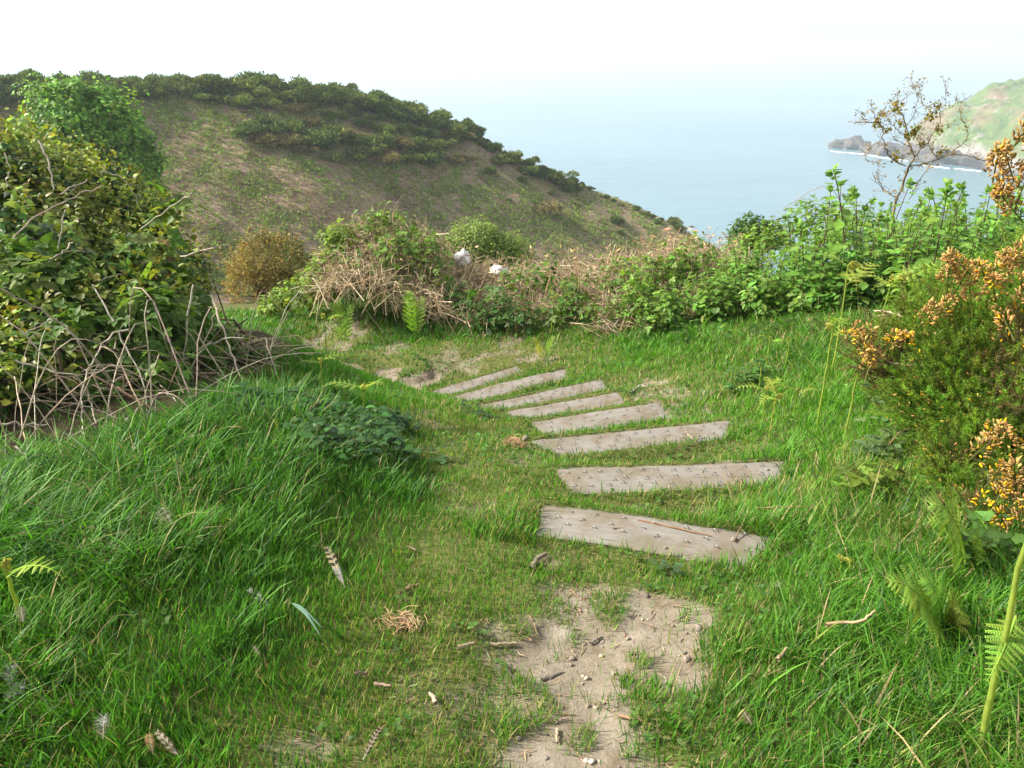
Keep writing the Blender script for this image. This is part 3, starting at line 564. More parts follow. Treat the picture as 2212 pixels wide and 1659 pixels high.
# ---- tree on the near side of the valley
root = thing('broadleaf_tree', 'rounded green broadleaf tree rising behind the ivy thicket below the hill', 'tree', fit((-14.4, 28, 0)))
c, r = lobes([(160,262,28,80),(225,285,28.3,80),(122,252,27.6,45),(255,330,28.3,75),(180,340,27.5,85),(285,380,28,55),(110,330,28,60),(300,440,28,45),(240,420,27.6,70),(155,215,28,40),(205,232,28.5,40),(95,278,28,28),(310,350,28.5,35),(330,500,28,40),(170,450,28,80)])
mb = MB(); P, d, rr = shell(c, r, 36000, .6, 1.12, 13, deep=.7, amp=.5, freq=3.4)
leaves(mb, OVATE, P, d, .135, vary((.13, .255, .04), len(P), .3, .1) * (1 + .5 * (rng.random((len(P), 1)) < .3)), up=.7, wild=.5, wid=1.3); part('crown', mb, M_LEAF, root, root.location)
mb = MB(); b0 = A(root.location); tube(mb, [b0, b0 + A([.2, 0, 2.5]), b0 + A([.3, .1, 5])], .22, .12, (.09, .07, .05), 8, 8, .03)
for q in c: tube(mb, [b0 + A([.25, .05, rng.uniform(3, 5)]), (b0 + A([.2, 0, 5]) + q) / 2 + rng.normal(0, .2, 3), q], .08, .02, (.09, .07, .05), 5, 7, .05)
part('trunk', mb, M_WOOD, root, root.location)
# ---- gorse (near shrubs)
def needles(mb, base, d, ln, n, col, nl=.015, w=.0016):
    N = len(base); t = rng.uniform(.05, 1, (N, n)); P = base[:, None] + d[:, None] * (t * ln[:, None])[..., None]; r_ = nrm(rng.normal(0, 1, (N, n, 3))); r_ = r_ - d[:, None] * (r_ * d[:, None]).sum(-1, keepdims=True)
    y = nrm(nrm(r_) * .85 + d[:, None] * .65).reshape(-1, 3); P = P.reshape(-1, 3); x = nrm(np.cross(y, rdir(len(y)))); l = (nl * rng.uniform(.6, 1.25, len(y)))[:, None]
    V = np.stack([P - x * w * .5, P + x * w * .5, P + y * l], 1); mb.add(V.reshape(-1, 3), None, np.arange(len(P) * 3).reshape(-1, 3), np.repeat(np.repeat(col, n, 0) * np.exp(rng.normal(0, .2, (len(P), 1))), 3, 0))
def bud():
    V = [(0, 0, 0)]; a = np.arange(5) * 2 * np.pi / 5
    for y, w in ((.2, .17), (.55, .2), (.85, .13)): V += [(w * math.cos(t), y, w * .8 * math.sin(t)) for t in a]
    V.append((0, 1.05, .03)); T = [(0, 1 + (j + 1) % 5, 1 + j) for j in range(5)] + [(11 + j, 11 + (j + 1) % 5, 16) for j in range(5)]; Q = [(1 + k * 5 + j, 1 + k * 5 + (j + 1) % 5, 6 + k * 5 + (j + 1) % 5, 6 + k * 5 + j) for k in range(2) for j in range(5)]
    return T_(V, Q, T)
BUD = bud()
def spray(root, q, d, ln, n, yellow, wid=.022):
    mb = MB(); t = rng.uniform(0, 1, n) ** .9; ax = nrm(A(d, float)[None])[0]; r_ = nrm(rng.normal(0, 1, (n, 3))); r_ = nrm(r_ - ax * (r_ @ ax)[:, None])
    P = q + ax * (t * ln)[:, None] + r_ * wid * (.35 + .5 * (1 - t))[:, None] * rng.uniform(.5, 1.2, (n, 1)); y = nrm(r_ * .9 + ax * .75 + rng.normal(0, .2, (n, 3)))
    yl = rng.random(n) < yellow; col = np.where(yl[:, None], vary((.80, .50, .01), n, .12, .04), vary((.43, .26, .085), n, .3, .07)); col = np.where((rng.random(n) < .25)[:, None] & ~yl[:, None], vary((.56, .39, .14), n, .22, .05), col)
    s = rng.uniform(.014, .022, n); inst(mb, BUD, P, frame(y, rdir(n)), s, col); tubes(mb, np.stack([q - ax * .05, q + ax * ln * .5, q + ax * ln], 0)[None], A([[.003, .0025, .0015]]), A([(.12, .14, .03)]), 4)
    part('flower_spray', mb, M_PETAL, root, root.location, smooth=True)
root = thing('gorse_bush', 'big spiny gorse bush beside the grass, faded orange flowers over green needles', 'bush', fit((1.95, 2.75, 0)))
c, r = lobes([(2150,820,2.85,200),(2290,720,2.95,200),(2250,1010,2.65,200),(1975,800,3.05,75),(2060,720,3.05,115),(2330,850,2.7,300),(2200,1120,2.5,110),(2060,900,2.9,90),(1900,765,3.1,45),(2280,1150,2.5,120),(2150,1130,2.35,95),(2095,1010,2.55,80),(2200,1200,2.3,80)])
mb = MB(); P, d, rr = shell(c, r, 17000, .6, 1.0, 15, deep=.66, amp=.3, freq=2.4); sd = nrm(d * .8 + A([-.05, -.05, .75]) + rng.normal(0, .35, d.shape)); ln = rng.uniform(.05, .12, len(P))
brown = (rr < .68) | ((vnoise(P, 3.5, 81) > .36) & (rng.random(len(P)) < .6)); col = np.where(brown[:, None], vary((.18, .14, .06), len(P), .25), vary((.17, .28, .035), len(P), .25))
needles(mb, P, sd, ln, 52, col, .018, .0028); tubes(mb, np.stack([P - sd * .03, P + sd * ln[:, None]], 1), A([[.0018, .0009]]) * np.ones((len(P), 1)), col, 3); part('needles', mb, M_LEAF, root, root.location)
mb = MB(); b0 = A(root.location)
for q, R_ in zip(c, r):
    for k in range(5): e = q + rdir(1)[0] * R_ * .8; tube(mb, [b0 + rng.normal(0, .08, 3) * A([1, 1, 0]), (b0 + e) / 2 + rng.normal(0, .08, 3), e], .014, .004, (.13, .10, .065), 5, 8, .01)
part('branches', mb, M_WOOD, root, root.location, kind='stuff')
for u, v, Y, R_, nn, ye in [(2190,300,2.75,.10,34,.05),(2212,270,2.75,.10,30,.03),(2150,355,2.72,.11,40,.12),(2185,350,2.7,.10,44,.06),(2170,410,2.72,.12,46,.04),(2205,400,2.7,.11,44,.04),(2195,440,2.7,.10,34,.03),(2050,590,2.85,.09,34,.06),(2095,570,2.82,.09,36,.06),(2130,580,2.8,.09,34,.12),(2165,560,2.75,.11,40,.05),(2195,590,2.72,.10,40,.08),(2150,620,2.75,.08,26,.1),
   (2000,672,2.95,.09,34,.0),(2030,665,2.95,.07,26,.02),(1832,715,3.02,.07,20,.35),(1870,735,3.02,.08,26,.08),(1895,755,3.0,.08,26,.1),(1925,735,3.0,.07,22,.25),(1960,730,2.98,.07,22,.3),(1880,785,2.98,.06,18,.1),(2180,690,2.68,.07,18,.1),(2205,740,2.65,.06,12,.1),(2110,960,2.52,.07,16,.25),(2140,940,2.52,.07,18,.2),(2175,935,2.5,.08,26,.05),(2205,950,2.48,.08,26,.1),
   (2150,1010,2.48,.06,14,.3),(2195,1015,2.46,.08,24,.05),(2190,1060,2.43,.09,28,.1),(2160,1050,2.45,.06,16,.3),(2205,1110,2.4,.08,22,.08),(2165,1105,2.42,.06,12,.3),(2130,1080,2.46,.05,8,.5),(2205,640,2.7,.08,24,.05),(2100,640,2.82,.06,14,.05),(2075,600,2.85,.06,16,.05),(2215,520,2.75,.09,26,.05)]:
    Y = Y - (.24 if v > 900 else .12 if v > 500 else 0); q = at(u, v + R_ * .25 * F / Y, Y); spray(root, q + A([-.02, -.03, 0]), (rng.normal(-.1, .45), rng.normal(-.2, .3), .8), R_ * 1.15, int(nn * 2.6), ye, .032)
mb = MB(); n = 520; P, d, rr = shell(c, r, 3600, .98, 1.04, 15, deep=.9, amp=.3, freq=2.4); ok = P[:, 1] < 2.95; P, d = P[ok][:n], d[ok][:n]; n = len(P)
for k in range(2): q = P + rng.normal(0, .016, P.shape); inst(mb, BUD, q, frame(nrm(d + A([0, 0, .5]) + rng.normal(0, .4, d.shape)), rdir(n)), rng.uniform(.012, .019, n), np.where((rng.random(n) < .22)[:, None], vary((.72, .42, .012), n), vary((.45, .28, .085), n, .25)))
part('single_flowers', mb, M_PETAL, root, root.location, smooth=True, kind='stuff')
root = thing('gorse_bush', 'leggy golden brown gorse bush below the path in front of the hill slope', 'bush', fit(at(555, 655, 11.)))
c, r = lobes([(560,570,11,52),(605,560,11,40),(520,580,11,34),(635,575,11.2,30),(545,620,11,38),(580,535,11,26),(600,600,11,34),(530,640,11,22)])
mb = MB(); P, d, rr = shell(c, r, 1900, .4, 1.1, 17, deep=.5, amp=.7); sd = nrm(d + A([0, 0, .6]) + rng.normal(0, .3, d.shape)); gold = sstep(.5, -.6, (P[:, 0] - c[:, 0].mean()) / .7 + vnoise(P, 2, 83) * .8)[:, None]
needles(mb, P, sd, rng.uniform(.08, .16, len(P)), 22, vary((.33, .27, .09), len(P), .3) * gold + vary((.13, .14, .04), len(P), .3) * (1 - gold), .03, .006); part('needles', mb, M_FAR, root, root.location)
mb = MB(); n = 3000; i = rng.integers(0, len(P), n); inst(mb, BUD, P[i] + sd[i] * rng.uniform(.03, .13, (n, 1)) + rng.normal(0, .012, (n, 3)), frame(nrm(sd[i] + rng.normal(0, .5, (n, 3))), rdir(n)), rng.uniform(.025, .045, n), np.where((rng.random(n) < .08)[:, None], vary((.7, .42, .02), n), vary((.48, .38, .15), n, .25)*(.35+.65*(vnoise(P[i],2,83)<.25))[:,None])); part('flowers', mb, M_PETAL, root, root.location, smooth=True)
mb = MB(); b0 = A(root.location)
for q in c: tube(mb, [b0, (b0 + q) / 2 + rng.normal(0, .06, 3), q], .02, .006, (.14, .10, .065), 5, 6, .01)
part('branch', mb, M_WOOD, root, root.location)
# ---- hedge: dead bracken mass, brambles growing through it
HT = A([(650,640),(700,560),(740,500),(790,465),(860,480),(940,490),(985,545),(1040,572),(1100,575),(1150,570),(1230,560),(1300,555),(1380,545),(1460,525),(1540,530),(1620,545),(1700,560)])
HB = A([(650,670),(720,602),(800,614),(900,658),(1000,685),(1100,712),(1200,720),(1300,715),(1400,705),(1700,690)])
n = 11000; u = rng.uniform(690, 1640, n); f = rng.random(n) ** .8; vt = np.interp(u, HT[:, 0], HT[:, 1]); vb = np.interp(u, HB[:, 0], HB[:, 1]); Y = 7.75 + 1.5 * (1 - f) + rng.uniform(-.3, .35, n) - (u > 1300) * .6
keep = rng.random(n) < np.where(u < 1060, .6, np.where(u < 1380, .8, .55)); a = at(u, vb * f + vt * (1 - f) + 6, Y)[keep]; n = len(a); g = zt(a[:, 0], a[:, 1]); a[:, 2] = np.maximum(a[:, 2], g + .04)
d = rdir(n, -.2, 1) * A([.8, .5, 1.25]); d = nrm(d); l = rng.uniform(.08, .34, n)[:, None]; bow = rng.normal(0, .14, (n, 3)) * l
P = np.stack([a - d * l, a + bow * .6, a + d * l * .6 + bow * .5 - A([0, 0, .05]) * l, a + d * l - A([0, 0, .5]) * l * rng.random((n, 1))], 1); P[..., 2] = np.maximum(P[..., 2], zt(P[..., 0], P[..., 1]))
mb = MB(); col = A([(.52, .41, .26), (.41, .31, .19), (.58, .48, .32), (.30, .225, .145)])[rng.integers(0, 4, n)]
tubes(mb, P, rng.uniform(.0022, .0052, n)[:, None] * A([1, 1, .8, .5]), vary(col, n, .25, .05), 3)
n2 = 4500; i = rng.integers(0, n, n2); q = P[i, 2] + rng.normal(0, .05, (n2, 3)); inst(mb, DIAMOND, q, frame(rdir(n2), rdir(n2)), np.stack([rng.uniform(.01, .03, n2), rng.uniform(.03, .09, n2), np.full(n2, .03)], -1), vary((.32, .22, .14), n2, .35, .06))
tag(link('dead_bracken', mb.mesh('dead_bracken'), M_STRAW), 'straw-coloured mass of dead bracken along the hedge bank', kind='stuff')
def bramble(label, L, n, col, size=.07, canes=8, name='bramble_bush', group='brambles in the hedge', tpl=None, lo=.3):
    c, r = lobes(L); b0 = fit(c.mean(0) * A([1, 1, 0])); root = thing(name, label, 'bush', b0, group); mb = MB(); P, d, rr = shell(c, r, n, lo, 1.08, int(L[0][0]), deep=.3, amp=.4)
    leaves(mb, tpl or TRIFOL, P, d, size, vary(col, len(P), .3, .1), up=.9, wild=.45); part('foliage', mb, M_LEAF, root, b0)
    for k in range(canes): mb = MB(); i = rng.integers(0, len(c)); e = c[i] + rdir(1, 0, 1)[0] * r[i] * 1.15; s0 = fit(c[i] + rng.normal(0, .1, 3)); tube(mb, [s0, (s0 + e) / 2 + A([0, 0, .1]) + rng.normal(0, .05, 3), e], .005, .002, (.14, .09, .05), 4, 7, .008); part('cane', mb, M_WOOD, root, b0)
    return root
bramble('yellow-green bramble spilling down beside the golden gorse bush', [(730,520,8.6,42),(720,570,8.4,45),(690,600,8.3,40),(650,625,8.6,36),(610,645,8.8,28),(580,660,9.0,22),(700,620,8.2,34)], 2300, (.19, .275, .045))
bramble('bramble growing through the tallest dead bracken of the hedge', [(820,500,8.8,50),(870,560,8.4,60),(800,590,8.2,60),(930,560,8.5,50),(850,620,8.0,50),(780,620,8.0,45),(830,460,9,25),(790,480,8.9,28),(880,500,8.8,30),(920,520,8.7,30),(860,540,8.2,50),(940,590,8.1,40)], 1500, (.13, .22, .035))
bramble('dark glossy bramble clump at the foot of the hedge above the bare soil', [(1090,680,7.5,55),(1040,680,7.6,45),(1140,690,7.4,50),(1080,650,7.7,45),(1000,650,7.9,45),(960,640,8.1,45)], 800, (.065, .145, .025))
bramble('low dark bramble between the straw and the pale-stemmed plants', [(1250,620,7.9,40),(1240,660,7.6,40),(1290,680,7.3,40),(1200,670,7.6,40),(1330,640,7.7,45),(1180,600,8.3,40),(1110,610,8.3,40)], 800, (.11, .20, .033))
bramble('light green bramble in the hedge beside the nettles', [(1400,600,7.6,50),(1450,580,7.7,50),(1370,650,7.2,50),(1420,670,6.9,45),(1500,560,7.8,45),(1520,640,7.0,55),(1340,590,8,40)], 1500, (.15, .26, .042))
bramble('pale yellow-green willow scrub standing behind the white rocks', [(1040,510,13,52),(1000,525,13,38),(1090,530,13,40),(1060,545,13,50),(1120,545,13.2,30),(980,545,13,30)], 12000, (.20, .285, .065), .04, 30, 'willow_scrub', None, DIAMOND, .5)
bramble('round dark green bush where the nettles meet the sea', [(1615,495,12,26),(1640,505,12,30),(1600,515,12,24),(1660,505,12,26)], 2600, (.075, .15, .03), .06, 10, 'coastal_bush', None, OVATE, .5)
bramble('light green scrub rising behind the nettles in front of the sea', [(1690,500,9.4,38),(1740,470,9.4,36),(1790,480,9.4,44),(1850,480,9.2,44),(1910,500,9,44),(1970,500,8.8,44),(2040,500,8.6,44),(2110,500,8.4,44),(1640,525,9.4,36),(1590,545,9.2,32)], 3000, (.17, .275, .055), .06, 10)
# white rocks in the hedge
MW = stonemat('white_rock', (.60, .58, .54), (.86, .85, .82), 9)
for (u, v, Y, rad, lab) in [(1001, 562, 8.9, (.085, .075, .11), 'pointed white rock standing up out of the dead bracken'), (1074, 584, 8.7, (.09, .07, .065), 'flat white rock low in the dead bracken')]:
    V, T = rock(rad, int(u), 4, .55, 1.0); q = at(u, v, Y); mb = MB(); mb.add(V, None, T); tag(link('white_rock', mb.mesh('white_rock'), MW, loc=q), lab, 'rock', 'white rocks in the hedge')
# tall dry stalks
for i, (pl, Y, lab) in enumerate([([(905,560),(906,480),(904,395)],8.3,'straight tall dry stalk rising from the dead bracken against the hill'),([(828,500),(822,440),(806,400),(786,373)],8.4,'curved tall dry stalk leaning over the top of the bracken'),
   ([(830,470),(850,440),(872,418)],8.4,'short dry stalk leaning out of the bracken top'),([(1215,590),(1212,540),(1213,480)],8.0,'thin reddish dry stalk standing alone in the low hedge'),([(1835,640),(1833,520),(1822,450),(1805,405),(1785,392),(1740,420),(1690,450)],6.6,'long bleached stalk arching over above the nettles'),
   ([(800,560),(770,500),(755,455)],8.4,'dry twig at the hedge end beside the yellow-green bramble'),([(940,560),(955,510),(975,480)],8.3,'bent dry stalk at the far end of the tall bracken'),([(1010,620),(1060,560),(1130,555),(1160,590)],7.9,'arched dry bramble cane over the white rocks'),([(1530,620),(1510,560),(1490,500)],7.6,'dry grass stalk beside the nettles, feathery tip'),
   ([(1140,640),(1150,560),(1190,510)],8.0,'forked dry stalk in the low part of the hedge'),([(1340,700),(1360,650),(1352,600)],7.2,'pale dead stalk standing among the hedge leaves')]):
    P = px_line(pl, Y); b0 = fit(P[0]); root = thing('dry_stalk', lab, 'stalk', b0, 'dry stalks along the hedge'); P[0] = b0; mb = MB(); Q = tube(mb, P, .0055 if len(pl) > 5 else .0042, .0018, (.42, .31, .20), 4, 14, .005)
    part('stem', mb, M_STRAW, root, b0)
    for k in range(4):
        mb = MB(); j = rng.integers(7, 14); e = Q[j] + nrm(rng.normal(0, 1, (1, 3)))[0] * A([.1, .06, .09]) + A([0, 0, .04]); tube(mb, [Q[j], (Q[j] + e) / 2, e], .0018, .001, (.40, .29, .18), 3); part('side_twig', mb, M_STRAW, root, b0)

# dry grass heads on the hedge
n = 220; u = np.concatenate([rng.uniform(1380, 1600, 150), rng.uniform(1000, 1380, 70)]); v = np.interp(u, HT[:, 0], HT[:, 1]) + rng.uniform(-38, 25, n); q = at(u, v, rng.uniform(7.6, 8.8, n)); mb = MB(); b = q - A([0, 0, .45]) + rng.normal(0, .07, (n, 3)); hd = nrm(rng.normal(0, 1, (n, 3)) * A([1, .5, .3]) + A([.3, 0, -.3]))
tubes(mb, np.stack([b, (b + q) / 2 + rng.normal(0, .02, (n, 3)), q], 1), A([[.003, .0025, .0018]]) * np.ones((n, 1)), vary((.42, .32, .19), n), 3); inst(mb, DIAMOND, q, frame(hd, rdir(n)), np.stack([np.full(n, .035), rng.uniform(.05, .09, n), np.full(n, .05)], -1), vary((.48, .34, .18), n))
tag(link('dry_seed_heads', mb.mesh('dry_seed_heads'), M_STRAW), 'dry tan seed heads nodding above the hedge', kind='stuff')
# ---- nettle-like plants
def plantmesh(h, pairs, seed, leaf, stemc, lc):
    ms, ml = MB(), MB(); bend = rng.normal(0, .09, 2); t = np.linspace(0, 1, 8); S = np.stack([bend[0] * t ** 2 * h, bend[1] * t ** 2 * h, t * h], -1); tubes(ms, S[None], np.linspace(.0062, .0026, 8)[None], A([stemc]), 5)
    for k in range(pairs):
        f = .12 + .86 * (k / pairs); s = leaf * (1.05 - .75 * f ** 2.2) * (.6 + .5 * min(1, f * 3)); a0 = (k % 2) * np.pi / 2 + rng.normal(0, .3); q = A([np.interp(f, t, S[:, j]) for j in range(3)])
        for m_ in range(2):
            a = a0 + m_ * np.pi; d = A([math.cos(a), math.sin(a), rng.uniform(-.35, .45) + .3 * (f > .85)]); st = q + nrm(d[None])[0] * s * .25; ml.add(V=np.stack([q - A([0, 0, .001]), q + A([0, 0, .002]), st]), T=[(0, 1, 2)], C=lc)
            inst(ml, SERR, st[None], frame(d[None], (A([0, 0, 1.]) + rng.normal(0, .25, 3))[None]), A([[s * 1.05, s, s]]), vary(lc, 1, .18, .08))
    n = 14; d = rdir(n, -.2, 1); inst(ml, SERR, S[-1] - A([0, 0, 1.]) * rng.uniform(0, .07, (n, 1)), frame(d, rdir(n, .3, 1)), np.full(n, leaf * .4), vary(A(lc) * 1.2, n))
    return ms.mesh('stem', smooth=True), ml.mesh('leaves')
TALL = [plantmesh(h, p_, 0, .125, (.085, .045, .032), (.16, .295, .055)) for h, p_ in ((1.0, 12), (.9, 11), (1.1, 13), (.95, 12))]
SHORT = [plantmesh(h, p_ + 3, 0, .075, (.11, .12, .04), A(lc) * 1.8) for h, p_, lc in ((.5, 8, (.075, .165, .028)), (.6, 9, (.095, .19, .034)), (.45, 7, (.07, .15, .03)), (.55, 8, (.115, .20, .04)))]
def plant(V_, x, y, s, label, group):
    b0 = fit((x, y, 0)); root = thing('nettle_plant', label, 'plant', b0, group); root.rotation_euler = (rng.normal(0, .08), rng.normal(0, .08), rng.uniform(0, 6.28)); root.scale = (s, s, s); link('stem', V_[0], M_WOOD, root); link('foliage', V_[1], M_LEAF, root)
FR = G(A([1360, 1420, 1500, 1600, 1700, 1800, 1900, 2000, 2100, 2212, 2330]), A([700, 705, 702, 700, 698, 690, 680, 672, 668, 660, 660])); fa = np.arctan2(FR[:, 0], FR[:, 1]); fr_ = np.hypot(FR[:, 0], FR[:, 1]); o_ = np.argsort(fa); k = 0
while k < 275:
    a = rng.uniform(fa.min(), fa.max()); dd = np.interp(a, fa[o_], fr_[o_]) + .05 + 2.3 * rng.random() ** 1.35; x, y = dd * math.sin(a), dd * math.cos(a); g = fit((x, y, 0)); u, v = proj(g); ut = sstep(1400, 1900, u)
    plant(SHORT[rng.integers(0, 4)], x, y, rng.uniform(.75, 1.15) * (.72 + .5 * ut), 'light green nettle-like plant in the dense bed along the top of the grass', 'leafy plants of the nettle bed'); k += 1
for u, vt, Y in [(1755,395,6.6),(1800,405,6.4),(1835,385,7.0),(1870,350,6.2),(1910,430,6.6),(1960,410,6.4),(2050,385,5.2),(2065,420,6.0),(2120,430,5.6),(2150,395,5.4),(2170,380,5.8),(1690,470,6.8),(1720,455,7.0),(1660,480,7.2),(2010,440,6.4),(1985,450,5.6),(1890,470,5.9),(2100,400,6.4),(1930,440,7.2),(2200,420,5.6),(1780,440,7.2),(1850,440,6.6),(1640,500,7.4),(1600,520,7.4),(1770,460,6.4),(1815,450,6.8),(1860,430,7.2),(1885,420,6.4),(1935,395,6.6),(1990,400,6.0),(2030,425,6.6),(2080,400,5.8),(2135,410,6.2),(2185,400,5.9),(1740,490,6.4),(1700,510,6.6),(1840,480,6.0),(1950,470,6.0),(2040,470,5.6),(2110,460,5.4),(2000,480,6.8),(1800,500,6.2)]:
    tp = at(u, vt, Y); b0 = fit(tp); i = rng.integers(0, 4); hh = (1.0, .9, 1.1, .95)[i]; plant(TALL[i], b0[0], b0[1], max(.45, (tp[2] - b0[2]) / hh), 'tall dark-stemmed leafy plant standing above the nettle bed against the sea', 'tall dark-stemmed plants above the nettle bed')
c, r = lobes([(1450,660,6.8,45),(1550,650,6.7,55),(1650,640,6.5,55),(1750,640,6.3,55),(1850,620,6.2,60),(1950,620,5.9,60),(2050,610,5.7,65),(2150,600,5.5,65),(1600,590,7.4,50),(1750,580,7.3,55),(1900,560,7.2,60),(2050,540,7,60),(2180,530,6.8,60)])
mb = MB(); P, d, rr = shell(c, r, 5200, .2, 1.0, 23, deep=.2); leaves(mb, SERR, P, d, .055, vary((.14, .25, .042), len(P), .35, .1), up=1.1, wild=.35); tag(link('undergrowth', mb.mesh('undergrowth'), M_LEAF), 'low leafy undergrowth between the nettles', kind='stuff')
# ---- wind-bent hawthorn
root = thing('hawthorn_tree', 'sparse twiggy small tree with few brown-green leaves in front of the sea and headland', 'tree', fit(at(1868, 560, 8.4)))
def c3(pl): return A(pl, float) * .358 + A([1512, 108])
TW = [([(1150,1120),(1170,960),(1205,850),(1240,770),(1265,700),(1300,640),(1270,580),(1240,520),(1250,460),(1230,400),(1180,330)],.020),([(1240,700),(1190,680),(1140,640),(1120,580),(1100,530),(1100,470),(1060,430),(1000,435),(930,440)],.014),
 ([(1300,640),(1340,590),(1390,540),(1420,480),(1450,430),(1440,330)],.011),([(1265,705),(1350,690),(1440,650),(1510,630),(1640,640),(1740,670)],.013),([(1440,655),(1510,620),(1590,570),(1630,490),(1580,430),(1560,330),(1640,270)],.010),([(1290,520),(1340,450),(1400,390),(1440,330)],.007),
 ([(1100,470),(1080,400),(1130,330),(1200,250)],.006),([(1250,460),(1290,400),(1320,300),(1285,200),(1278,160)],.006),([(1180,330),(1250,280),(1300,240),(1330,180)],.005),([(1120,580),(1060,560),(1020,600)],.007),([(1260,900),(1300,830),(1345,750),(1390,690)],.010),([(1110,850),(1070,760),(1080,680),(1020,680),(990,650)],.007),
 ([(1200,900),(1110,850),(1060,790),(1040,740)],.008),([(1430,655),(1390,590),(1340,540),(1290,520)],.008),([(1420,480),(1470,490),(1500,470)],.005),([(1060,430),(1040,360),(1030,300)],.005),([(1000,435),(985,385),(950,370)],.004),([(1400,390),(1340,320),(1310,250)],.005),([(1440,400),(1490,350),(1470,190)],.004),([(1560,330),(1540,290)],.003),([(1240,520),(1180,470),(1140,420)],.006),([(1270,580),(1200,560),(1160,520)],.006),
 ([(1230,400),(1180,380),(1120,400)],.005),([(1390,540),(1340,520),(1330,470)],.005),([(1150,420),(1200,340),(1190,260)],.004),([(1020,600),(1000,640)],.004)]
mb = MB(); mt = MB(); ml = MB(); col = (.20, .15, .09)
for pl, rad in TW:
    K = len(pl); P = px_line(c3(pl), 8.4 + np.cumsum(rng.normal(0, .05, K))); Q = tube(mb, P, rad * (.75 if rad > .015 else .5), max(.0013, rad * .3), col, 6, 3 * K, .006); n = K * 5
    i = rng.integers(1, len(Q), n); d = nrm(rdir(n) * A([1, .8, .8]) + A([0, 0, .3])); l = rng.uniform(.02, .10, n)[:, None]; B_ = Q[i]; tubes(mt, np.stack([B_, B_ + d * l * .5 + rng.normal(0, .012, (n, 3)), B_ + d * l], 1), A([[.0026, .002, .0012]]) * np.ones((n, 1)), vary(col, n), 3)
    m_ = rng.random(n) < .5; e = (B_ + d * l)[m_]
    for k in range(3): inst(ml, DIAMOND, e + rng.normal(0, .01, e.shape), frame(rdir(len(e)), rdir(len(e))), rng.uniform(.014, .035, len(e)), vary((.27, .20, .06), len(e), .3, .1))
for x, y, s in [(1180,335,26),(1200,360,22),(1400,375,28),(1385,400,22),(1440,335,18),(1300,480,22),(1285,500,18),(1440,490,20),(1465,610,18),(1190,660,24),(1110,385,16),(1070,440,16),(1220,440,18),(1140,480,15),(1255,520,16),(1340,570,16),(1180,640,20)]:
    q = at(*c3([(x, y)])[0], 8.4); n = 26; P = q + rng.normal(0, s * .358 / F * 8.4 * .6, (n, 3)); inst(ml, OVATE, P, frame(rdir(n), rdir(n)), rng.uniform(.025, .045, n), vary((.26, .22, .04), n, .3, .12))
part('trunk', mb, M_WOOD, root, root.location); part('twigs', mt, M_WOOD, root, root.location, kind='stuff'); part('leaves', ml, M_LEAF, root, root.location)
# ---- bracken croziers and ferns
def frond(mb, q, d, up, ln, col, curl=0., n=13, wid=.42):
    d = nrm(A(d, float)[None])[0]; up = nrm(A(up, float)[None])[0]; t = np.linspace(0, 1, 16); ang = curl * t ** 2; side = np.cross(d, up); S = [A(q, float)]
    for k in range(15): S.append(S[-1] + (d * math.cos(ang[k]) + up * -math.sin(ang[k])) * ln / 15)
    S = A(S); tubes(mb, S[None], np.linspace(.0028, .0009, 16)[None], A([col]) * 1.15, 4); T = np.gradient(S, axis=0)
    f = np.linspace(.14, .98, n); P = np.stack([np.interp(f, t, S[:, j]) for j in range(3)], -1); tt = nrm(np.stack([np.interp(f, t, T[:, j]) for j in range(3)], -1)); sz = ln * wid * (1.02 - f) ** .75 * (1 - .35 * (f < .2)); sz = np.maximum(sz, ln * .05)
    nm = np.cross(np.broadcast_to(side, tt.shape), tt)
    for sg in (-1, 1): dd = nrm(side * sg + tt * .45 + nm * rng.normal(0.1, .12, (n, 1)) - A([0, 0, .1])); inst(mb, PINNA, P, frame(dd, nm), np.stack([sz * .75, sz, sz], -1), vary(col, n, .12, .06))
def crozier(pl, Y, label, arms=2, rad=.0045, size=.10, group='young bracken croziers', tip=(.30, .25, .07)):
    Y = min(Y, G(*pl[0])[1] - .02); P = px_line(pl, Y); b0 = fit(P[0]); root = thing('bracken_frond', label, 'fern', b0, group); P[0] = b0 - A([0, 0, .01]); mb = MB(); Q = tube(mb, P, rad * 1.1, rad * .7, (.33, .42, .075), 6, 12, .002); part('stem', mb, M_LEAF, root, b0, True)
    tp = Q[-1]; s = size * 1.25; t = np.linspace(0, 1, 18); a = t * 8.5; rr = s * .16 * (1 - t * .82); az = rng.uniform(0, 6.28); h = A([math.cos(az), math.sin(az) * .5, 0]); mb = MB()
    C = tp + h * (s * .16) + (h[None] * (-np.cos(a) * rr)[:, None] + A([0, 0, 1.]) * (np.sin(a) * rr)[:, None]); tubes(mb, C[None], np.linspace(rad * .6, rad * .35, 18)[None], A([(.42, .42, .10)]), 5)
    n = 60; i = rng.integers(0, 18, n); inst(mb, DIAMOND, C[i], frame(rdir(n), rdir(n)), rng.uniform(.05, .14, n) * s, vary((.42, .42, .10), n, .2)); part('fiddlehead', mb, M_LEAF, root, b0)
    for k in range(arms): d = A([math.cos(az + 2.1 + k * 2.4), math.sin(az + 2.1 + k * 2.4) * .6, rng.uniform(.25, .8)]); mb = MB(); frond(mb, Q[-1 - k * 1], d, A([0, 0, 1.]) - d * .3, s * rng.uniform(1.2, 1.9), vary((.32, .42, .065), 1, .1)[0], 1.4, 9, .3); part('leaf_arm', mb, M_LEAF, root, b0)
    return root
GR = 'young bracken croziers among the grass'
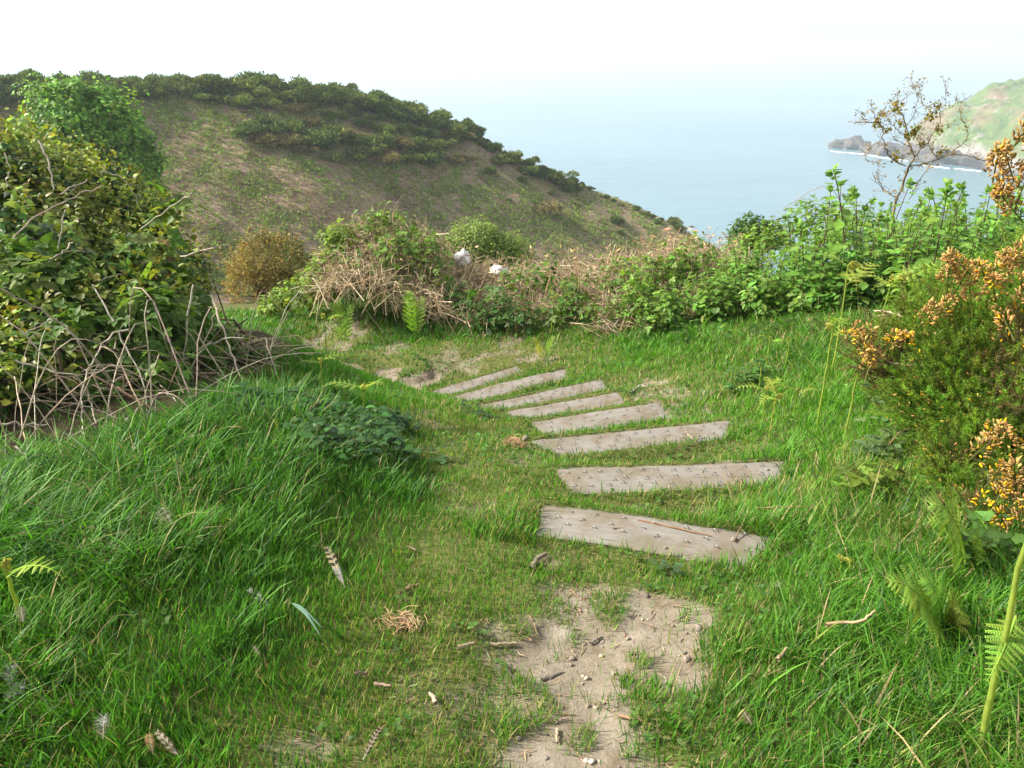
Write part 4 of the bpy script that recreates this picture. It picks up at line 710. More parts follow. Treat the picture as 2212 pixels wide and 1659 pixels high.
for pl, Y, lab, arms, rad, size in [([(1780,832),(1790,770),(1800,707)],3.75,'stout pale crozier just left of the gorse flowers, forked orange top',2,.0055,.10),([(1811,727),(1822,650),(1832,575)],4.6,'tallest pale-stemmed crozier in front of the nettles',3,.006,.16),([(1905,700),(1912,650),(1929,602)],4.7,'first of three upright croziers rising above the low gorse branch',2,.0055,.13),
  ([(1936,719),(1948,660),(1960,602)],4.5,'forked upright crozier rising behind the bleached stick',3,.006,.15),([(1968,715),(1978,665),(1990,610)],4.5,'leafy crozier touching the upper gorse branch',3,.005,.14),([(1843,848),(1850,818),(1864,789)],3.5,'bare headless green crozier stem under the low gorse flowers',0,.0055,.05),([(1659,766),(1661,748),(1663,731)],5.1,'small hooked crozier on the upper grass by the hedge',2,.004,.07),
  ([(1698,778),(1703,755),(1706,731)],5.0,'slim hooked crozier beside the small one on the upper grass',0,.004,.06),([(1643,813),(1645,795),(1643,785)],4.7,'short curled crozier left of the leafy weed clump',0,.004,.05),([(1649,895),(1653,862),(1655,836)],4.05,'crozier with spread arms beside the weed clump',2,.0045,.09),([(1663,932),(1670,890),(1677,856)],3.8,'bright yellow-stemmed crozier nearest the third step',2,.005,.09),
  ([(1716,895),(1719,868),(1722,844)],4.1,'thin crozier with two open arms in the grass right of the yellow-stemmed one',2,.004,.08),([(1657,805),(1657,785),(1658,775)],4.9,'tiny curled crozier behind the short one',0,.0035,.05),([(790,912),(786,870),(781,838)],4.15,'crozier on the end of the bank over the leafy weeds, forked arms',2,.005,.11),([(697,854),(695,815),(692,779)],4.6,'crozier with orange-brown hooked arms at the bank top',2,.0045,.10),
  ([(705,760),(703,720),(700,685)],5.6,'crozier before the bare soil bank, drooping arms',2,.0045,.11),([(670,752),(668,720),(667,698)],5.6,'slender crozier left of the bare soil bank',1,.004,.08),([(1811,1250),(1816,1225),(1822,1205)],2.35,'low pale crozier lying in the long grass below the bramble leaf',1,.0035,.06),([(52,1372),(30,1280),(8,1225)],2.05,'thick arching crozier at the photo edge in the long bank grass',2,.0065,.10),
  ([(320,1125),(321,1112),(322,1098)],2.6,'tiny curled tip poking from the long bank grass',0,.003,.03),([(860,885),(866,872),(868,860)],4.2,'small crozier at the corner of the grassy bank',1,.004,.05),([(2119,1616),(2160,1420),(2212,1180),(2240,1050)],1.62,'thick leaning green bracken stem crossing the lower corner beside the gorse',0,.0075,.07),([(1190,690),(1195,660),(1200,640)],7.2,'small fern crozier before the hedge straw',2,.004,.09),([(1275,800),(1277,765),(1280,745)],6.4,'yellowish crozier in the grass above the top steps',1,.004,.07)]:
    crozier(pl, Y, lab, arms, rad, size, GR)
FG = 'opened fern fronds'
for label, base, Y, tips, ln in [('unfurling fern in the lower grass below the gorse, several pale arms',(2044,1354),2.0,[(1937,1246),(2007,1236),(2071,1273),(2098,1311),(1965,1290)],1.),('bright feathery fern frond against the base of the gorse',(2095,1215),2.2,[(2034,1068),(2020,1110),(2130,1150)],1.),('light green fern on the bank below the tall bracken',(735,660),7.6,[(722,628),(760,640)],1.),('pale fern at the foot of the dead bracken',(893,650),7.5,[(876,605),(915,622)],1.),('fern frond hanging from the thick leaning stem',(2195,1330),1.62,[(2150,1465),(2190,1440)],1.),('fern growing in the grass below the hedge bramble',(1175,760),6.6,[(1150,720),(1200,715)],1.)]:
    Y = min(Y, G(*base)[1] - .02) if 'hanging' not in label else 1.45
    b = at(*base, Y); b0 = fit(b) if 'hanging' not in label else b; root = thing('fern', label, 'fern', b0, FG); mb = MB()
    for tu, tv in tips:
        e = at(tu, tv, Y - .13 + rng.uniform(-.06, .06)); d = e - b0; l = np.linalg.norm(d); mb2 = MB(); frond(mb2, b0, d + A([0, 0, .18 * l]), A([0, -.5, 1.]), l * 1.1, vary((.24, .37, .055), 1, .1)[0], .9, 12, .36 if Y < 4 else .24); part('leaf_arm', mb2, M_LEAF, root, b0)
# ---- low leafy weeds in the grass
for label, spots, n, size, col, tpl in [('patch of dark lobed weeds covering the shady end of the grass bank',[(700,910,90),(780,930,80),(640,900,70),(830,980,60),(760,990,70),(860,930,40),(690,970,60),(560,900,60)],900,.042,(.05,.13,.028),IVY),('leafy weed clump beside the croziers',[(1610,838,34),(1585,850,28),(1640,830,26)],110,.05,(.085,.19,.04),SERR),('greyish-green serrated weeds in the grass beside the gorse',[(1915,890,40),(1930,930,40),(1890,880,26)],110,.055,(.095,.17,.06),SERR),
   ('pale broad-leaved weed under the gorse edge',[(1905,985,40),(1935,1000,34),(1880,1000,28)],70,.05,(.12,.2,.07),SERR),('bright bramble seedling with toothed leaves in the long grass',[(1865,1055,42),(1890,1065,30),(1840,1080,30)],30,.085,(.16,.25,.04),TRIFOL),('broad-leaved weed at the bottom of the gorse',[(2098,1222,42),(2120,1240,34)],34,.042,(.10,.19,.045),IVY),('low clover-like leaves in the turf in front of the widest step',[(1436,1240,20),(1455,1250,18),(1465,1255,14)],18,.035,(.10,.17,.06),IVY),('small dark weeds among the turf left of the fourth step',[(1010,895,30),(1040,905,26),(960,1000,22)],60,.04,(.05,.115,.03),IVY),('fresh green creeping leaves along the top of the grass below the nettles',[(1560,745,40),(1650,735,40),(1740,730,40),(1480,740,30)],160,.05,(.075,.15,.03),SERR)]:
    S = A(spots, float); g = G(S[:, 0], S[:, 1]); k = rng.integers(0, len(S), n); R_ = S[k, 2] / F * np.hypot(g[k, 1], 1.5); P = g[k] + rng.normal(0, .5, (n, 3)) * R_[:, None] * A([1, 1.3, 0]); P = fit(P); hgt = rng.uniform(.02, .16 if n < 500 else .11, n) if size > .04 else rng.uniform(.01, .03, n); b0 = fit(g.mean(0))
    root = thing('leafy_weed', label, 'weed', b0); mb = MB(); top = P + A([0, 0, 1.]) * hgt[:, None] + rng.normal(0, .02, (n, 3)); leaves(mb, tpl, top, np.tile(A([0, 0, 1.]), (n, 1)), size, vary(col, n, .25, .08), droop=.1, up=1, wild=.35); tubes(mb, np.stack([P, top], 1), A([[.0016, .001]]) * np.ones((n, 1)), vary((.10, .14, .04), n), 3); part('foliage', mb, M_LEAF, root, b0)
# ---- sticks, stones, feathers on the ground
def on(pl, lift): P = G(A(pl, float)[:, 0], A(pl, float)[:, 1]); P[:, 2] = np.maximum(P[:, 2], np.where(plankd(P[:, :2]) > 0, P[:, 2] + .03, P[:, 2])) + lift; return P
for pl, rad, lab, lift, col in [([(1377,1140),(1455,1158),(1535,1176)],.0035,'long thin brown stem lying along the nearest step',.006,(.26,.13,.06)),([(1323,1161),(1353,1156)],.0045,'short dark twig lying on the nearest step',.005,(.16,.09,.05)),([(1607,1139),(1596,1163),(1583,1188)],.0035,'bent twig resting on the end of the nearest step',.01,(.2,.14,.09)),([(1147,1238),(1158,1220),(1179,1206)],.012,'thick weathered stick by the grass tuft at the nearest step',.012,(.20,.165,.12)),([(1772,1412),(1795,1404),(1846,1405),(1875,1386)],.006,'pale crooked twig lying on the long grass',.10,(.40,.29,.16)),([(1672,1472),(1693,1445)],.006,'short mossy stick in the grass beside the bare soil',.07,(.26,.2,.11)),
  ([(1170,1472),(1216,1455)],.007,'grey stick on the bare soil beside scattered straw',.008,(.16,.14,.12)),([(1337,1555),(1380,1562),(1414,1571)],.005,'long reddish stick at the near end of the bare soil',.006,(.27,.17,.10)),([(1058,1402),(1114,1398)],.007,'dry stick at the turf edge of the bare soil',.012,(.34,.26,.17)),([(1203,1579),(1204,1611)],.005,'straight pale stick pointing along the path on the soil',.006,(.36,.28,.18)),([(942,1533),(932,1515),(928,1508)],.007,'stubby pale stick in the worn turf',.02,(.36,.29,.2)),([(988,1409),(1024,1402)],.007,'tan stick lying in the turf left of the bare soil',.02,(.36,.28,.18)),
  ([(872,1287),(888,1279),(906,1273)],.008,'flat brown bark sliver in the turf above the straw clump',.02,(.2,.13,.08)),([(810,1492),(845,1497)],.006,'pinkish twig in the turf near the bottom',.025,(.30,.22,.16)),([(770,1472),(795,1474)],.007,'short dark twig in the shaded turf',.03,(.17,.12,.08)),([(880,1190),(898,1198)],.005,'little twig in the worn turf beside the bank',.015,(.26,.19,.13)),([(1130,1365),(1120,1380)],.004,'tiny dark twig at the soil edge',.008,(.17,.12,.08)),([(1275,1395),(1300,1380)],.005,'small grey twig lying loose in the middle of the bare soil',.006,(.2,.17,.14)),
  ([(1905,1039),(1929,1008),(1972,994),(2050,989)],.003,'trailing brown bramble stem in the grass by the gorse',.16,(.22,.15,.07)),([(1979,1049),(2020,1022),(2058,1000)],.005,'dry straight stick leaning in the grass under the gorse',.15,(.38,.27,.16)),([(1630,1128),(1680,1126),(1740,1122),(1770,1126)],.003,'thin trailing dead stem in the grass at the right of the nearest step',.06,(.25,.16,.09)),([(1480,945),(1505,960)],.004,'pale straw stalk lying on the third step end',.008,(.42,.34,.24)),([(1362,855),(1385,838),(1392,842)],.008,'grey root stub at the corner of the fifth step',.02,(.33,.30,.24)),([(1240,1310),(1255,1325)],.004,'brown straw piece at the top of the bare soil',.006,(.26,.18,.11))]:
    P = on(pl, lift); b0 = P.mean(0); mb = MB(); K = max(7, 4 * len(pl)); P[:, 2] += rng.normal(0, .003, len(P)); tube(mb, P - b0, rad, rad * .6, col, 6, K, rad * .25); tag(link('stick', mb.mesh('stick', smooth=True), M_WOOD, loc=b0), lab, 'stick', 'sticks and twigs on the ground')
P = px_line([(1888,672),(1925,674),(1972,694),(2026,723)], [3.3, 3.25, 3.15, 3.05]); mb = MB(); b0 = P[-1]; tube(mb, P - b0, .0035, .0065, (.50, .37, .25), 6, 14, .002); tube(mb, A([P[1] + A([.05, 0, -.005]), P[1] + A([-.06, .02, -.025])]) - b0, .003, .002, (.5, .38, .27), 5); tag(link('stick', mb.mesh('stick', smooth=True), M_WOOD, loc=b0), 'bleached dead stick poking out of the gorse toward the croziers', 'stick', 'sticks and twigs on the ground')
MS = stonemat('field_stone', (.15, .128, .10), (.28, .25, .21), 22)
for u, v, s, lab in [(1583,1181,.022,'grey rounded stone resting on the end of the nearest step'),(1436,1201,.014,'small pale stone chip on the lip of the nearest step'),(1583,1237,.02,'square pale stone in the grass below the nearest step'),(1680,1268,.028,'pale brown stone half sunk in the grass right of the soil'),(1134,950,.036,'dark lump of stone at the tip of the third step'),(1178,1216,.016,'white pebble beside the thick weathered stick'),(1262,1394,.011,'angular pebble in the upper bare soil'),(1302,1388,.009,'small round pebble in the middle of the bare soil'),(1478,1412,.012,'pebble at the turf side of the bare soil'),(1590,1050,.016,'pale stone chip on the soil-caked second step'),(1120,1600,.014,'flat stone at the bottom corner of the path'),(1380,1330,.008,'tiny pebble near the far edge of the bare soil'),(1180,1640,.012,'grey pebble at the very bottom of the path'),(1655,1028,.015,'whitish stone at the far end of the second step'),(1440,1475,.01,'dull pebble beside the grass tuft on the soil')]:
    q = on([(u, v)], s * .2)[0]; V, T = rock((s * .72, s * .52, s * .6), int(u + v), 2, .55, .6); mb = MB(); mb.add(V, None, T); o = tag(link('stone', mb.mesh('stone'), MS, loc=q), lab, 'stone', 'loose stones on the path'); o.rotation_euler.z = rng.uniform(0, 6)
def feather(pl, wid, lab, dark, pale, bars, lift=.04, fluff=False, tip=None):
    P = on(pl, lift); P[0, 2] += .02; b0 = P.mean(0); root = thing('feather', lab, 'feather', b0, 'feathers scattered in the grass'); ax = P[-1] - P[0]; ln = np.linalg.norm(ax); ax /= ln; vd = nrm((A([0, 0, CAMZ]) - b0)[None])[0]; up = nrm((A([0, 0, 1.]) * .5 + vd * .8)[None])[0]; sd = np.cross(ax, up); sd /= np.linalg.norm(sd); up = np.cross(sd, ax); mb = MB(); n = 64
    t = np.linspace(0, 1, n); bow = .08 * ln * np.sin(np.pi * t)
    S = P[0] + ax * (t * ln)[:, None] + up * bow[:, None]; mbs = MB(); tubes(mbs, S[None], np.linspace(.0006, .0014, n)[None], A([(.55, .5, .4)]), 4)
    for sg in (-1, 1):
        w = wid * np.sin(np.pi * np.clip(t * .86 + .12, 0, 1)) ** .6 * (1 if sg > 0 else .75) * (t < .93); w = w * (1 + (.35 if fluff else .06) * rng.normal(0, 1, n))
        a = S; m1 = S + sd * sg * (w * .55)[:, None] + ax * .25 * wid + up * .12 * wid; e = S + sd * sg * w[:, None] + ax * (-.55 if not fluff else rng.normal(-.3, .5, (n, 1))) * wid * -1 * -1 + up * (rng.normal(0, .5, (n, 1)) * wid if fluff else 0)
        m1 = (a + e) / 2 + up * .15 * wid; h = ax * ln / n * (.58 if not fluff else .3)
        br = (np.sin(t * bars * 2 * np.pi + (0 if sg > 0 else .6)) > .1)[:, None] if bars else np.zeros((n, 1), bool); C = np.where(br, A(pale), A(dark)) * (1 + .12 * rng.normal(0, 1, (n, 1))); 
        if tip is not None: C = np.where((t > .62)[:, None], A(tip) * (1 + .1 * rng.normal(0, 1, (n, 1))), C)
        V = np.stack([a - h, a + h, m1 + h, m1 - h, e + h * .5, e - h * .5], 1); o = (np.arange(n) * 6)[:, None]; mb.add(V.reshape(-1, 3), np.concatenate([o + A([0, 1, 2, 3]), o + A([3, 2, 4, 5])]), None, np.repeat(np.clip(C, .01, .9), 6, 0))
    part('vane', mb, M_FEATHER, root, b0); part('shaft', mbs, M_FEATHER, root, b0)
DK, PL = (.05, .037, .026), (.33, .28, .17)
feather([(709,1207),(747,1284)],.016,'large barred brown and cream feather with a grey base standing in the grass',DK,PL,7,.025,tip=(.27,.26,.235)); feather([(544,1304),(588,1332)],.013,'black and white feather lying in the shaded grass',(.03,.028,.026),(.5,.48,.45),2.5,.03); feather([(368,1176),(384,1200)],.022,'small fluffy striped breast feather caught on the long bank grass',(.06,.045,.03),(.58,.52,.36),3.5,.12,True)
feather([(44,1490),(34,1525)],.018,'upright fluffy white down feather at the grass edge',(.62,.6,.56),(.7,.7,.68),0,.06,True); feather([(68,1528),(22,1548)],.018,'pair-end grey and white down feather lying flat below the upright one',(.50,.46,.42),(.7,.68,.65),2,.05,True); feather([(236,1588),(230,1624)],.014,'white-tipped grey down feather alone in the lower grass',(.24,.2,.17),(.62,.6,.56),1,.04,True)
feather([(330,1622),(336,1650)],.012,'tan-orange curled feather near the bottom edge',(.42,.26,.12),(.5,.34,.18),0,.03); feather([(348,1615),(392,1655)],.010,'brown mottled feather beside the tan curled one',(.14,.09,.06),(.4,.34,.26),5,.03); feather([(824,1600),(786,1656)],.009,'thin dark striped feather in the worn turf at the bottom edge',(.05,.04,.03),(.34,.27,.17),8,.02); feather([(68,1388),(70,1408)],.014,'fuzzy grey-brown down feather by the arching crozier',(.3,.24,.2),(.4,.33,.28),0,.1,True)
feather([(553,1425),(565,1437)],.008,'tiny pale feather in the turf below the striped ones',(.5,.4,.28),(.5,.4,.3),0,.03,True); feather([(1690,1232),(1712,1215)],.009,'dark feather with a white quill tip in the grass beside the nearest step',(.12,.09,.07),(.2,.15,.11),3,.04); feather([(562,1638),(590,1630)],.010,'small brown fuzzy feather at the bottom of the turf',(.25,.18,.13),(.3,.22,.16),0,.02,True); feather([(1600,1585),(1618,1598)],.012,'ragged brown feather in the grass right of the path',(.3,.21,.14),(.38,.28,.2),2,.05,True)
mb = MB(); n = 130; q = on([(869, 1353)], .018)[0]; a = rng.uniform(0, np.pi, n); d = np.stack([np.cos(a), np.sin(a), rng.normal(0, .25, n)], -1); cc = rng.normal(0, 1, (n, 3)) * A([.03, .02, .007]); l = rng.uniform(.012, .035, n)[:, None]; tubes(mb, np.stack([cc - d * l, cc + A([0, 0, .008]), cc + d * l], 1), .0011, vary((.46, .33, .18), n), 3); tag(link('straw_clump', mb.mesh('straw_clump'), M_STRAW, loc=q), 'flat clump of dry straw lying on the turf', 'straw clump')
mb = MB(); n = 120; q = on([(1108, 968)], .02)[0]; a = rng.uniform(0, np.pi, n); d = np.stack([np.cos(a), np.sin(a), rng.normal(0, .4, n)], -1); cc = rng.normal(0, 1, (n, 3)) * A([.035, .03, .012]); l = rng.uniform(.012, .04, n)[:, None]; tubes(mb, np.stack([cc - d * l, cc + A([0, 0, .012]), cc + d * l], 1), .0014, vary((.40, .25, .14), n), 3); tag(link('straw_clump', mb.mesh('straw_clump'), M_STRAW, loc=q), 'reddish straw clump beside the dark stone at the third step', 'straw clump')
mb = MB(); q = on([(640, 1350)], .06)[0]
for e in ((668,1380),(698,1418)),((655,1362),(702,1400)):
    P = on([(636, 1345), e[0], e[1]], .07); P[1, 2] += .02; K = 9; S = resample(P, K); sd = nrm(np.cross(np.gradient(S, axis=0), A([0, 0, 1.]))); w = .0035 * np.sin(np.linspace(.5, np.pi, K))[:, None] + .0004; mb.add(np.stack([S - sd * w, S + A([0, 0, -.001]), S + sd * w], 0) - q, quadgrid(3, K), None, (.19, .31, .24))
tag(link('grass_blade', mb.mesh('grass_blade'), M_GRASS, loc=q), 'pair of long bluish grass blades lying over the turf', 'grass blade')
HAZE, SUN_EL, SUN_AZ, SKY, SUN, SUN_ANG, EXPO = .0006, 40, -86, .15, 4.5, 3.5, 1.1
# ------------------------------------------------------------------ the hill across the valley
RID = A([(-300,196,56),(0,192,62),(200,190,66),(400,188,70),(600,197,73),(750,209,76),(850,237,78),(950,270,80),(1050,310,81),(1150,353,82),(1250,397,82),(1350,438,82),(1450,483,81),(1540,532,80)])
RW = at(RID[:, 0], RID[:, 1], RID[:, 2])
RW = np.concatenate([[(-140, 40, 3), (-80, 52, 1)], RW, [(40, 77, -28.5), (62, 74, -46), (84, 70, -62)]])
def hz0(x, y):
    yr = np.interp(x, RW[:, 0], RW[:, 1]); zr = np.interp(x, RW[:, 0], RW[:, 2]); d = y - yr
    z = zr - np.where(d < 0, .50, .42) * (np.sqrt(d * d + 9) - 3)
    P = np.stack([x, y], -1)
    return z + .55 * fbm(P, .09, 101, 3) * sstep(0, 6, np.abs(d)) + .12 * fbm(P, .6, 104, 3)
hx = np.linspace(-130, 84, 430); hy = np.linspace(26, 130, 240); HX, HY = np.meshgrid(hx, hy)
HZ = hz0(HX, HY)
def hz(x, y):
    i = np.clip((x - hx[0]) / (hx[1] - hx[0]), 0, 428.999); j = np.clip((y - hy[0]) / (hy[1] - hy[0]), 0, 238.999); a = np.floor(i).astype(int); b = np.floor(j).astype(int); fx = i - a; fy = j - b
    return (HZ[b, a] * (1 - fx) + HZ[b, a + 1] * fx) * (1 - fy) + (HZ[b + 1, a] * (1 - fx) + HZ[b + 1, a + 1] * fx) * fy
mb = MB(); mb.add(np.stack([HX, HY, HZ], -1), quadgrid(240, 430))
m, nt, out = mat('dead_bracken_slope'); L = nt.links.new
n1 = noise(nt, .22, 6, .6); n2 = noise(nt, 2.5, 8, .7, stretch=(.45, 1.3, 1.6)); n3 = noise(nt, .09, 4)
c = ramp(nt, n2.outputs[0], [(.28, (.15, .112, .075)), (.5, (.28, .212, .145)), (.72, (.42, .33, .225))]).outputs[0]
c = mixc(nt, ramp(nt, n1.outputs[0], [(.45, (0, 0, 0)), (.72, (.6,) * 3)]).outputs[0], c, (.14, .165, .045))
c = mixc(nt, ramp(nt, n3.outputs[0], [(.48, (0, 0, 0)), (.7, (.45,) * 3)]).outputs[0], c, (.22, .15, .085))
p = nd(nt, 'ShaderNodeBsdfPrincipled', Roughness=.95); p.inputs['Specular IOR Level'].default_value = .05; L(c, p.inputs['Base Color']); bumpy(nt, p, n2.outputs[0], .9, .35); L(p.outputs[0], out.inputs[0])
tag(link('hillside', mb.mesh('hillside', smooth=True), m), kind='structure')
def H(u, v):                           # hill point seen at (u, v)
    dx, dy, dz = [np.atleast_1d(q).astype(float) for q in np.broadcast_arrays(*ray(u, v))]
    t = np.full(dx.shape, 40.0); done = np.zeros(dx.shape, bool)
    for k in range(330):
        if done.all(): break
        done |= CAMZ + dz * t <= hz(dx * t, dy * t)
        t = np.where(done, t, t * 1.0028)
    P = np.stack([dx * t, dy * t, hz(dx * t, dy * t)], -1); return P, done
# fresh bracken shoots and dead straw over the slope
n = 64000; u = rng.uniform(-100, 1560, n); v = rng.uniform(185, 640, n); P, ok = H(u, v)
dens = .5 + .6 * sstep(800, 1000, u) * sstep(330, 440, v) * sstep(1450, 1200, u) + .25 * sstep(380, 560, v) - .28 * sstep(1200, 1400, u - (v - 400) * .9) + .35 * (u < 560) * (v < 300)
dens = dens * (.45 + .9 * sstep(-.35, .35, vnoise(P[:, :2], .16, 111))) * (.3 + .9 * sstep(-.2, .4, vnoise(P[:, :2], .8, 113)))
ok &= rng.random(n) < dens; P = P[ok]; n = len(P); mb = MB()
for k in range(5):
    d = rdir(n, .2, 1); q = P + rdir(n) * A([.1, .1, .02])
    inst(mb, DIAMOND, q, frame(d, rdir(n)), np.stack([rng.uniform(.06, .15, n), rng.uniform(.12, .38, n), np.ones(n) * .2], -1), vary((.20, .29, .06), n, .3, .12))
tag(link('bracken_shoots', mb.mesh('bracken_shoots'), M_FAR), 'fresh green bracken shoots dotted over the brown slope', kind='stuff')
n = 20000; u = rng.uniform(-100, 1560, n); v = rng.uniform(185, 640, n); P, ok = H(u, v); ok &= rng.random(n) < .2 + .8 * sstep(-.1, .4, vnoise(P[:, :2], .35, 112)); P = P[ok]; n = len(P)
a = rng.normal(.1, .5, n); d = np.stack([np.cos(a), np.sin(a) * .5, rng.normal(-.1, .22, n)], -1); l = rng.uniform(.25, .75, n)[:, None]
mb = MB(); tubes(mb, np.stack([P + A([0, 0, .05]) - d * l * .5, P + A([0, 0, .17]), P + A([0, 0, .06]) + d * l * .5], 1), .016, vary((.24, .165, .11), n, .35, .06), 3)
tag(link('dead_bracken_litter', mb.mesh('dead_bracken_litter'), M_STRAW), 'flattened dead bracken stalks lying on the slope', kind='stuff')
# ------------------------------------------------------------------ gorse bushes on the hill
def scrub(seed, base, tip, n=2800, squash=.8):
    r_ = np.random.default_rng(seed); mb = MB(); lob = np.concatenate([r_.normal(0, .42, (9, 2)), r_.uniform(.25, .75, (9, 1))], 1); rad = r_.uniform(.28, .5, 9)
    k = r_.integers(0, 9, n); d = r_.normal(0, 1, (n, 3)); d[:, 2] = np.abs(d[:, 2]) * 1.1 - .35; d = nrm(d)
    rr = r_.uniform(.6, 1.06, n); P = lob[k] + d * (rad[k] * rr)[:, None] * (1 + .25 * vnoise(d, 3, seed))[:, None]; P[:, 2] = np.maximum(P[:, 2] * squash, -.05)
    up = nrm(d + A([0, 0, .7]) + r_.normal(0, .45, (n, 3)))
    f = (r_.random(n) < .35)[:, None]; C = np.where(f, A(tip), A(base)) * np.exp(r_.normal(0, .3, (n, 1)))
    inst(mb, CLUMP, P, frame(up, d + r_.normal(0, .6, (n, 3))), np.stack([r_.uniform(.04, .09, n), r_.uniform(.07, .17, n), r_.uniform(.05, .09, n)], -1), C)
    K = 7; a = r_.uniform(0, 6.28, K); top = lob[:K] * A([.8, .8, .9]); tubes(mb, np.stack([top * A([.1, .1, 0]) - A([0, 0, .25]), top * .5, top], 1), A([[.035, .025, .012]]), A([(.06, .045, .03)]), 4)
    return mb.mesh('gorse_bush')
SG = [scrub(1, (0.085, 0.137, 0.036), (0.142, 0.198, 0.046)), scrub(2, (0.077, 0.125, 0.040), (0.157, 0.184, 0.046)), scrub(3, (0.101, 0.151, 0.036), (0.184, 0.220, 0.053)), scrub(4, (0.169, 0.146, 0.065), (0.230, 0.203, 0.073), 2000), scrub(5, (0.111, 0.150, 0.040), (0.182, 0.203, 0.046), 2200)]
LBL = {'c': ('dark olive gorse bush in the dense scrub along the hill crest', 'gorse scrub along the crest of the hill'), 'e': ('small dark gorse bush on the seaward skyline of the hill', 'bushes on the seaward skyline'),
       's': ('dark gorse bush standing alone on the bracken slope below the scrub', 'scattered gorse on the bracken slope'), 'b': ('brown gone-over gorse bush at the lower edge of the hill scrub', 'brown gorse on the hill')}
def bush(x, y, s, k, key, sz=1.0):
    o = link('gorse_bush', SG[k], M_FAR, loc=(x, y, float(hz(A(x), A(y))) - .1 * s)); o.rotation_euler.z = rng.uniform(0, 6.28); o.scale = (s * rng.uniform(.9, 1.35), s, s * rng.uniform(.8, 1.1) * sz)
    return tag(o, LBL[key][0], 'bush', LBL[key][1])
LOW = A([(-400,235),(0,228),(300,214),(420,218),(520,232),(600,248),(700,282),(800,325),(900,335),(1000,330),(1010,310)])
cnt = 0; pts = []
U = rng.uniform(-260, 1000, 2600); vr_ = np.interp(U, RID[:, 0], RID[:, 1]); vl_ = np.interp(U, LOW[:, 0], LOW[:, 1]); W_ = vr_ - 4 + (vl_ - vr_ + 4) * rng.random(2600) ** np.where(U > 460, 2.0, 1.0)
PB, okb = H(U, W_)
for u, v, vr, vl, q, k_ in zip(U, W_, vr_, vl_, PB, okb):
    if not k_: continue
    P = q[None]
    x, y = P[0, :2]; s = rng.uniform(.8, 1.75) * (.8 if v > vr + 30 else 1.0); gap = s * (.66 + .75 * sstep(420, 700, u) * (v > vr + 22))
    if any((x - a) ** 2 + (y - b) ** 2 < (gap * 1.0) ** 2 for a, b in pts): continue
    pts.append((x, y)); low = (v - vr) > .75 * (vl - vr) and u > 520
    k = rng.choice([3, 4, 0]) if low and rng.random() < .3 else rng.choice([0, 1, 2, 2, 4, 0]); bush(x, y, s, k, 'b' if k == 3 else 'c'); cnt += 1
    if cnt > 200: break
for u, v, s, k in [(1000,283,1.5,1),(1018,292,1.4,0),(1036,304,1.1,1),(960,262,1.5,0),(985,300,1.6,3),(1065,320,1.0,0),(1085,332,.9,2),(1100,340,1.0,4),(1140,352,.9,0),(1165,368,1.1,1),(1182,378,1.2,0),(1200,382,1.3,2),(1232,392,1.0,0),(1250,402,1.0,4),(1274,402,.5,1),(1310,420,.45,0),(1328,428,.4,1),
                   (1375,446,.6,0),(1392,455,.55,4),(1408,462,.5,1),(1455,478,.95,4),(1468,490,.8,0),(1345,436,.4,3),(1425,470,.4,1)]:
    P, ok = H(u, v + 9)
    if ok[0]: bush(P[0, 0], P[0, 1], s, k, 'e', .95)
for u, v, s, k in [(765,338,1.3,1),(800,330,1.2,4),(840,345,1.2,3),(925,352,1.3,0),(940,338,1.0,0),(880,345,1.3,4),(980,352,1.0,3),(1010,350,.9,3),(1115,352,1.3,2),(1140,372,1.1,0),(1210,396,1.1,4),(1228,408,.9,0),(1332,476,.9,0),(1338,500,.5,1),(1128,388,.6,0),(1190,415,.5,1),(560,305,1.3,3),(600,310,1.2,3),(640,308,1.2,4),(680,318,1.4,0),(1100,432,.35,0),(1420,478,.5,0),(1245,438,.4,3),(540,290,1.5,0),(590,285,1.6,1),(650,290,1.5,2),(705,315,1.4,0),(735,300,1.5,4),(770,312,1.3,1),(820,308,1.4,2),(860,318,1.2,3),(900,325,1.3,0),(955,318,1.2,4),(660,330,1.0,3),(720,345,.9,4),(1060,372,.8,0),(1080,352,.9,4)]:
    P, ok = H(u, v + 6)
    if ok[0]: bush(P[0, 0], P[0, 1], s, k, 's')
P, ok = H(1180, 458); o = bush(P[0, 0], P[0, 1], 1.5, 3, 's'); o.scale = (1.8, 1.4, 1.2)
tag(o, 'golden brown gorse bush alone low on the green part of the slope', 'bush', 'scattered gorse on the bracken slope')
# ------------------------------------------------------------------ sea, headland, rocks
SEA = -60.0
r_ = np.concatenate([[0], np.geomspace(60, 15500, 60)]); th = np.linspace(0, 2 * np.pi, 97)
mb = MB(); RR, TH = np.meshgrid(r_, th); mb.add(np.stack([RR * np.cos(TH), RR * np.sin(TH), 0 * RR + SEA], -1), quadgrid(97, 61))
m, nt, out = mat('sea_water'); L = nt.links.new
n1 = noise(nt, .12, 8, .62, stretch=(.55, 1, 1)); n2 = noise(nt, .006, 5, .6, stretch=(.5, 1, 1)); n3 = noise(nt, .03, 5, .6, stretch=(.5, 1.2, 1))
p = nd(nt, 'ShaderNodeBsdfPrincipled', Roughness=.28); p.inputs['IOR'].default_value = 1.33
L(ramp(nt, n2.outputs[0], [(.35, (.085, .165, .205)), (.65, (.115, .21, .25))]).outputs[0], p.inputs['Base Color'])
ad = nd(nt, 'ShaderNodeMath', operation='ADD'); L(n1.outputs[0], ad.inputs[0]); L(n3.outputs[0], ad.inputs[1]); bumpy(nt, p, ad.outputs[0], .55, 1.6); L(p.outputs[0], out.inputs[0])
tag(link('sea', mb.mesh('sea'), m), kind='structure')
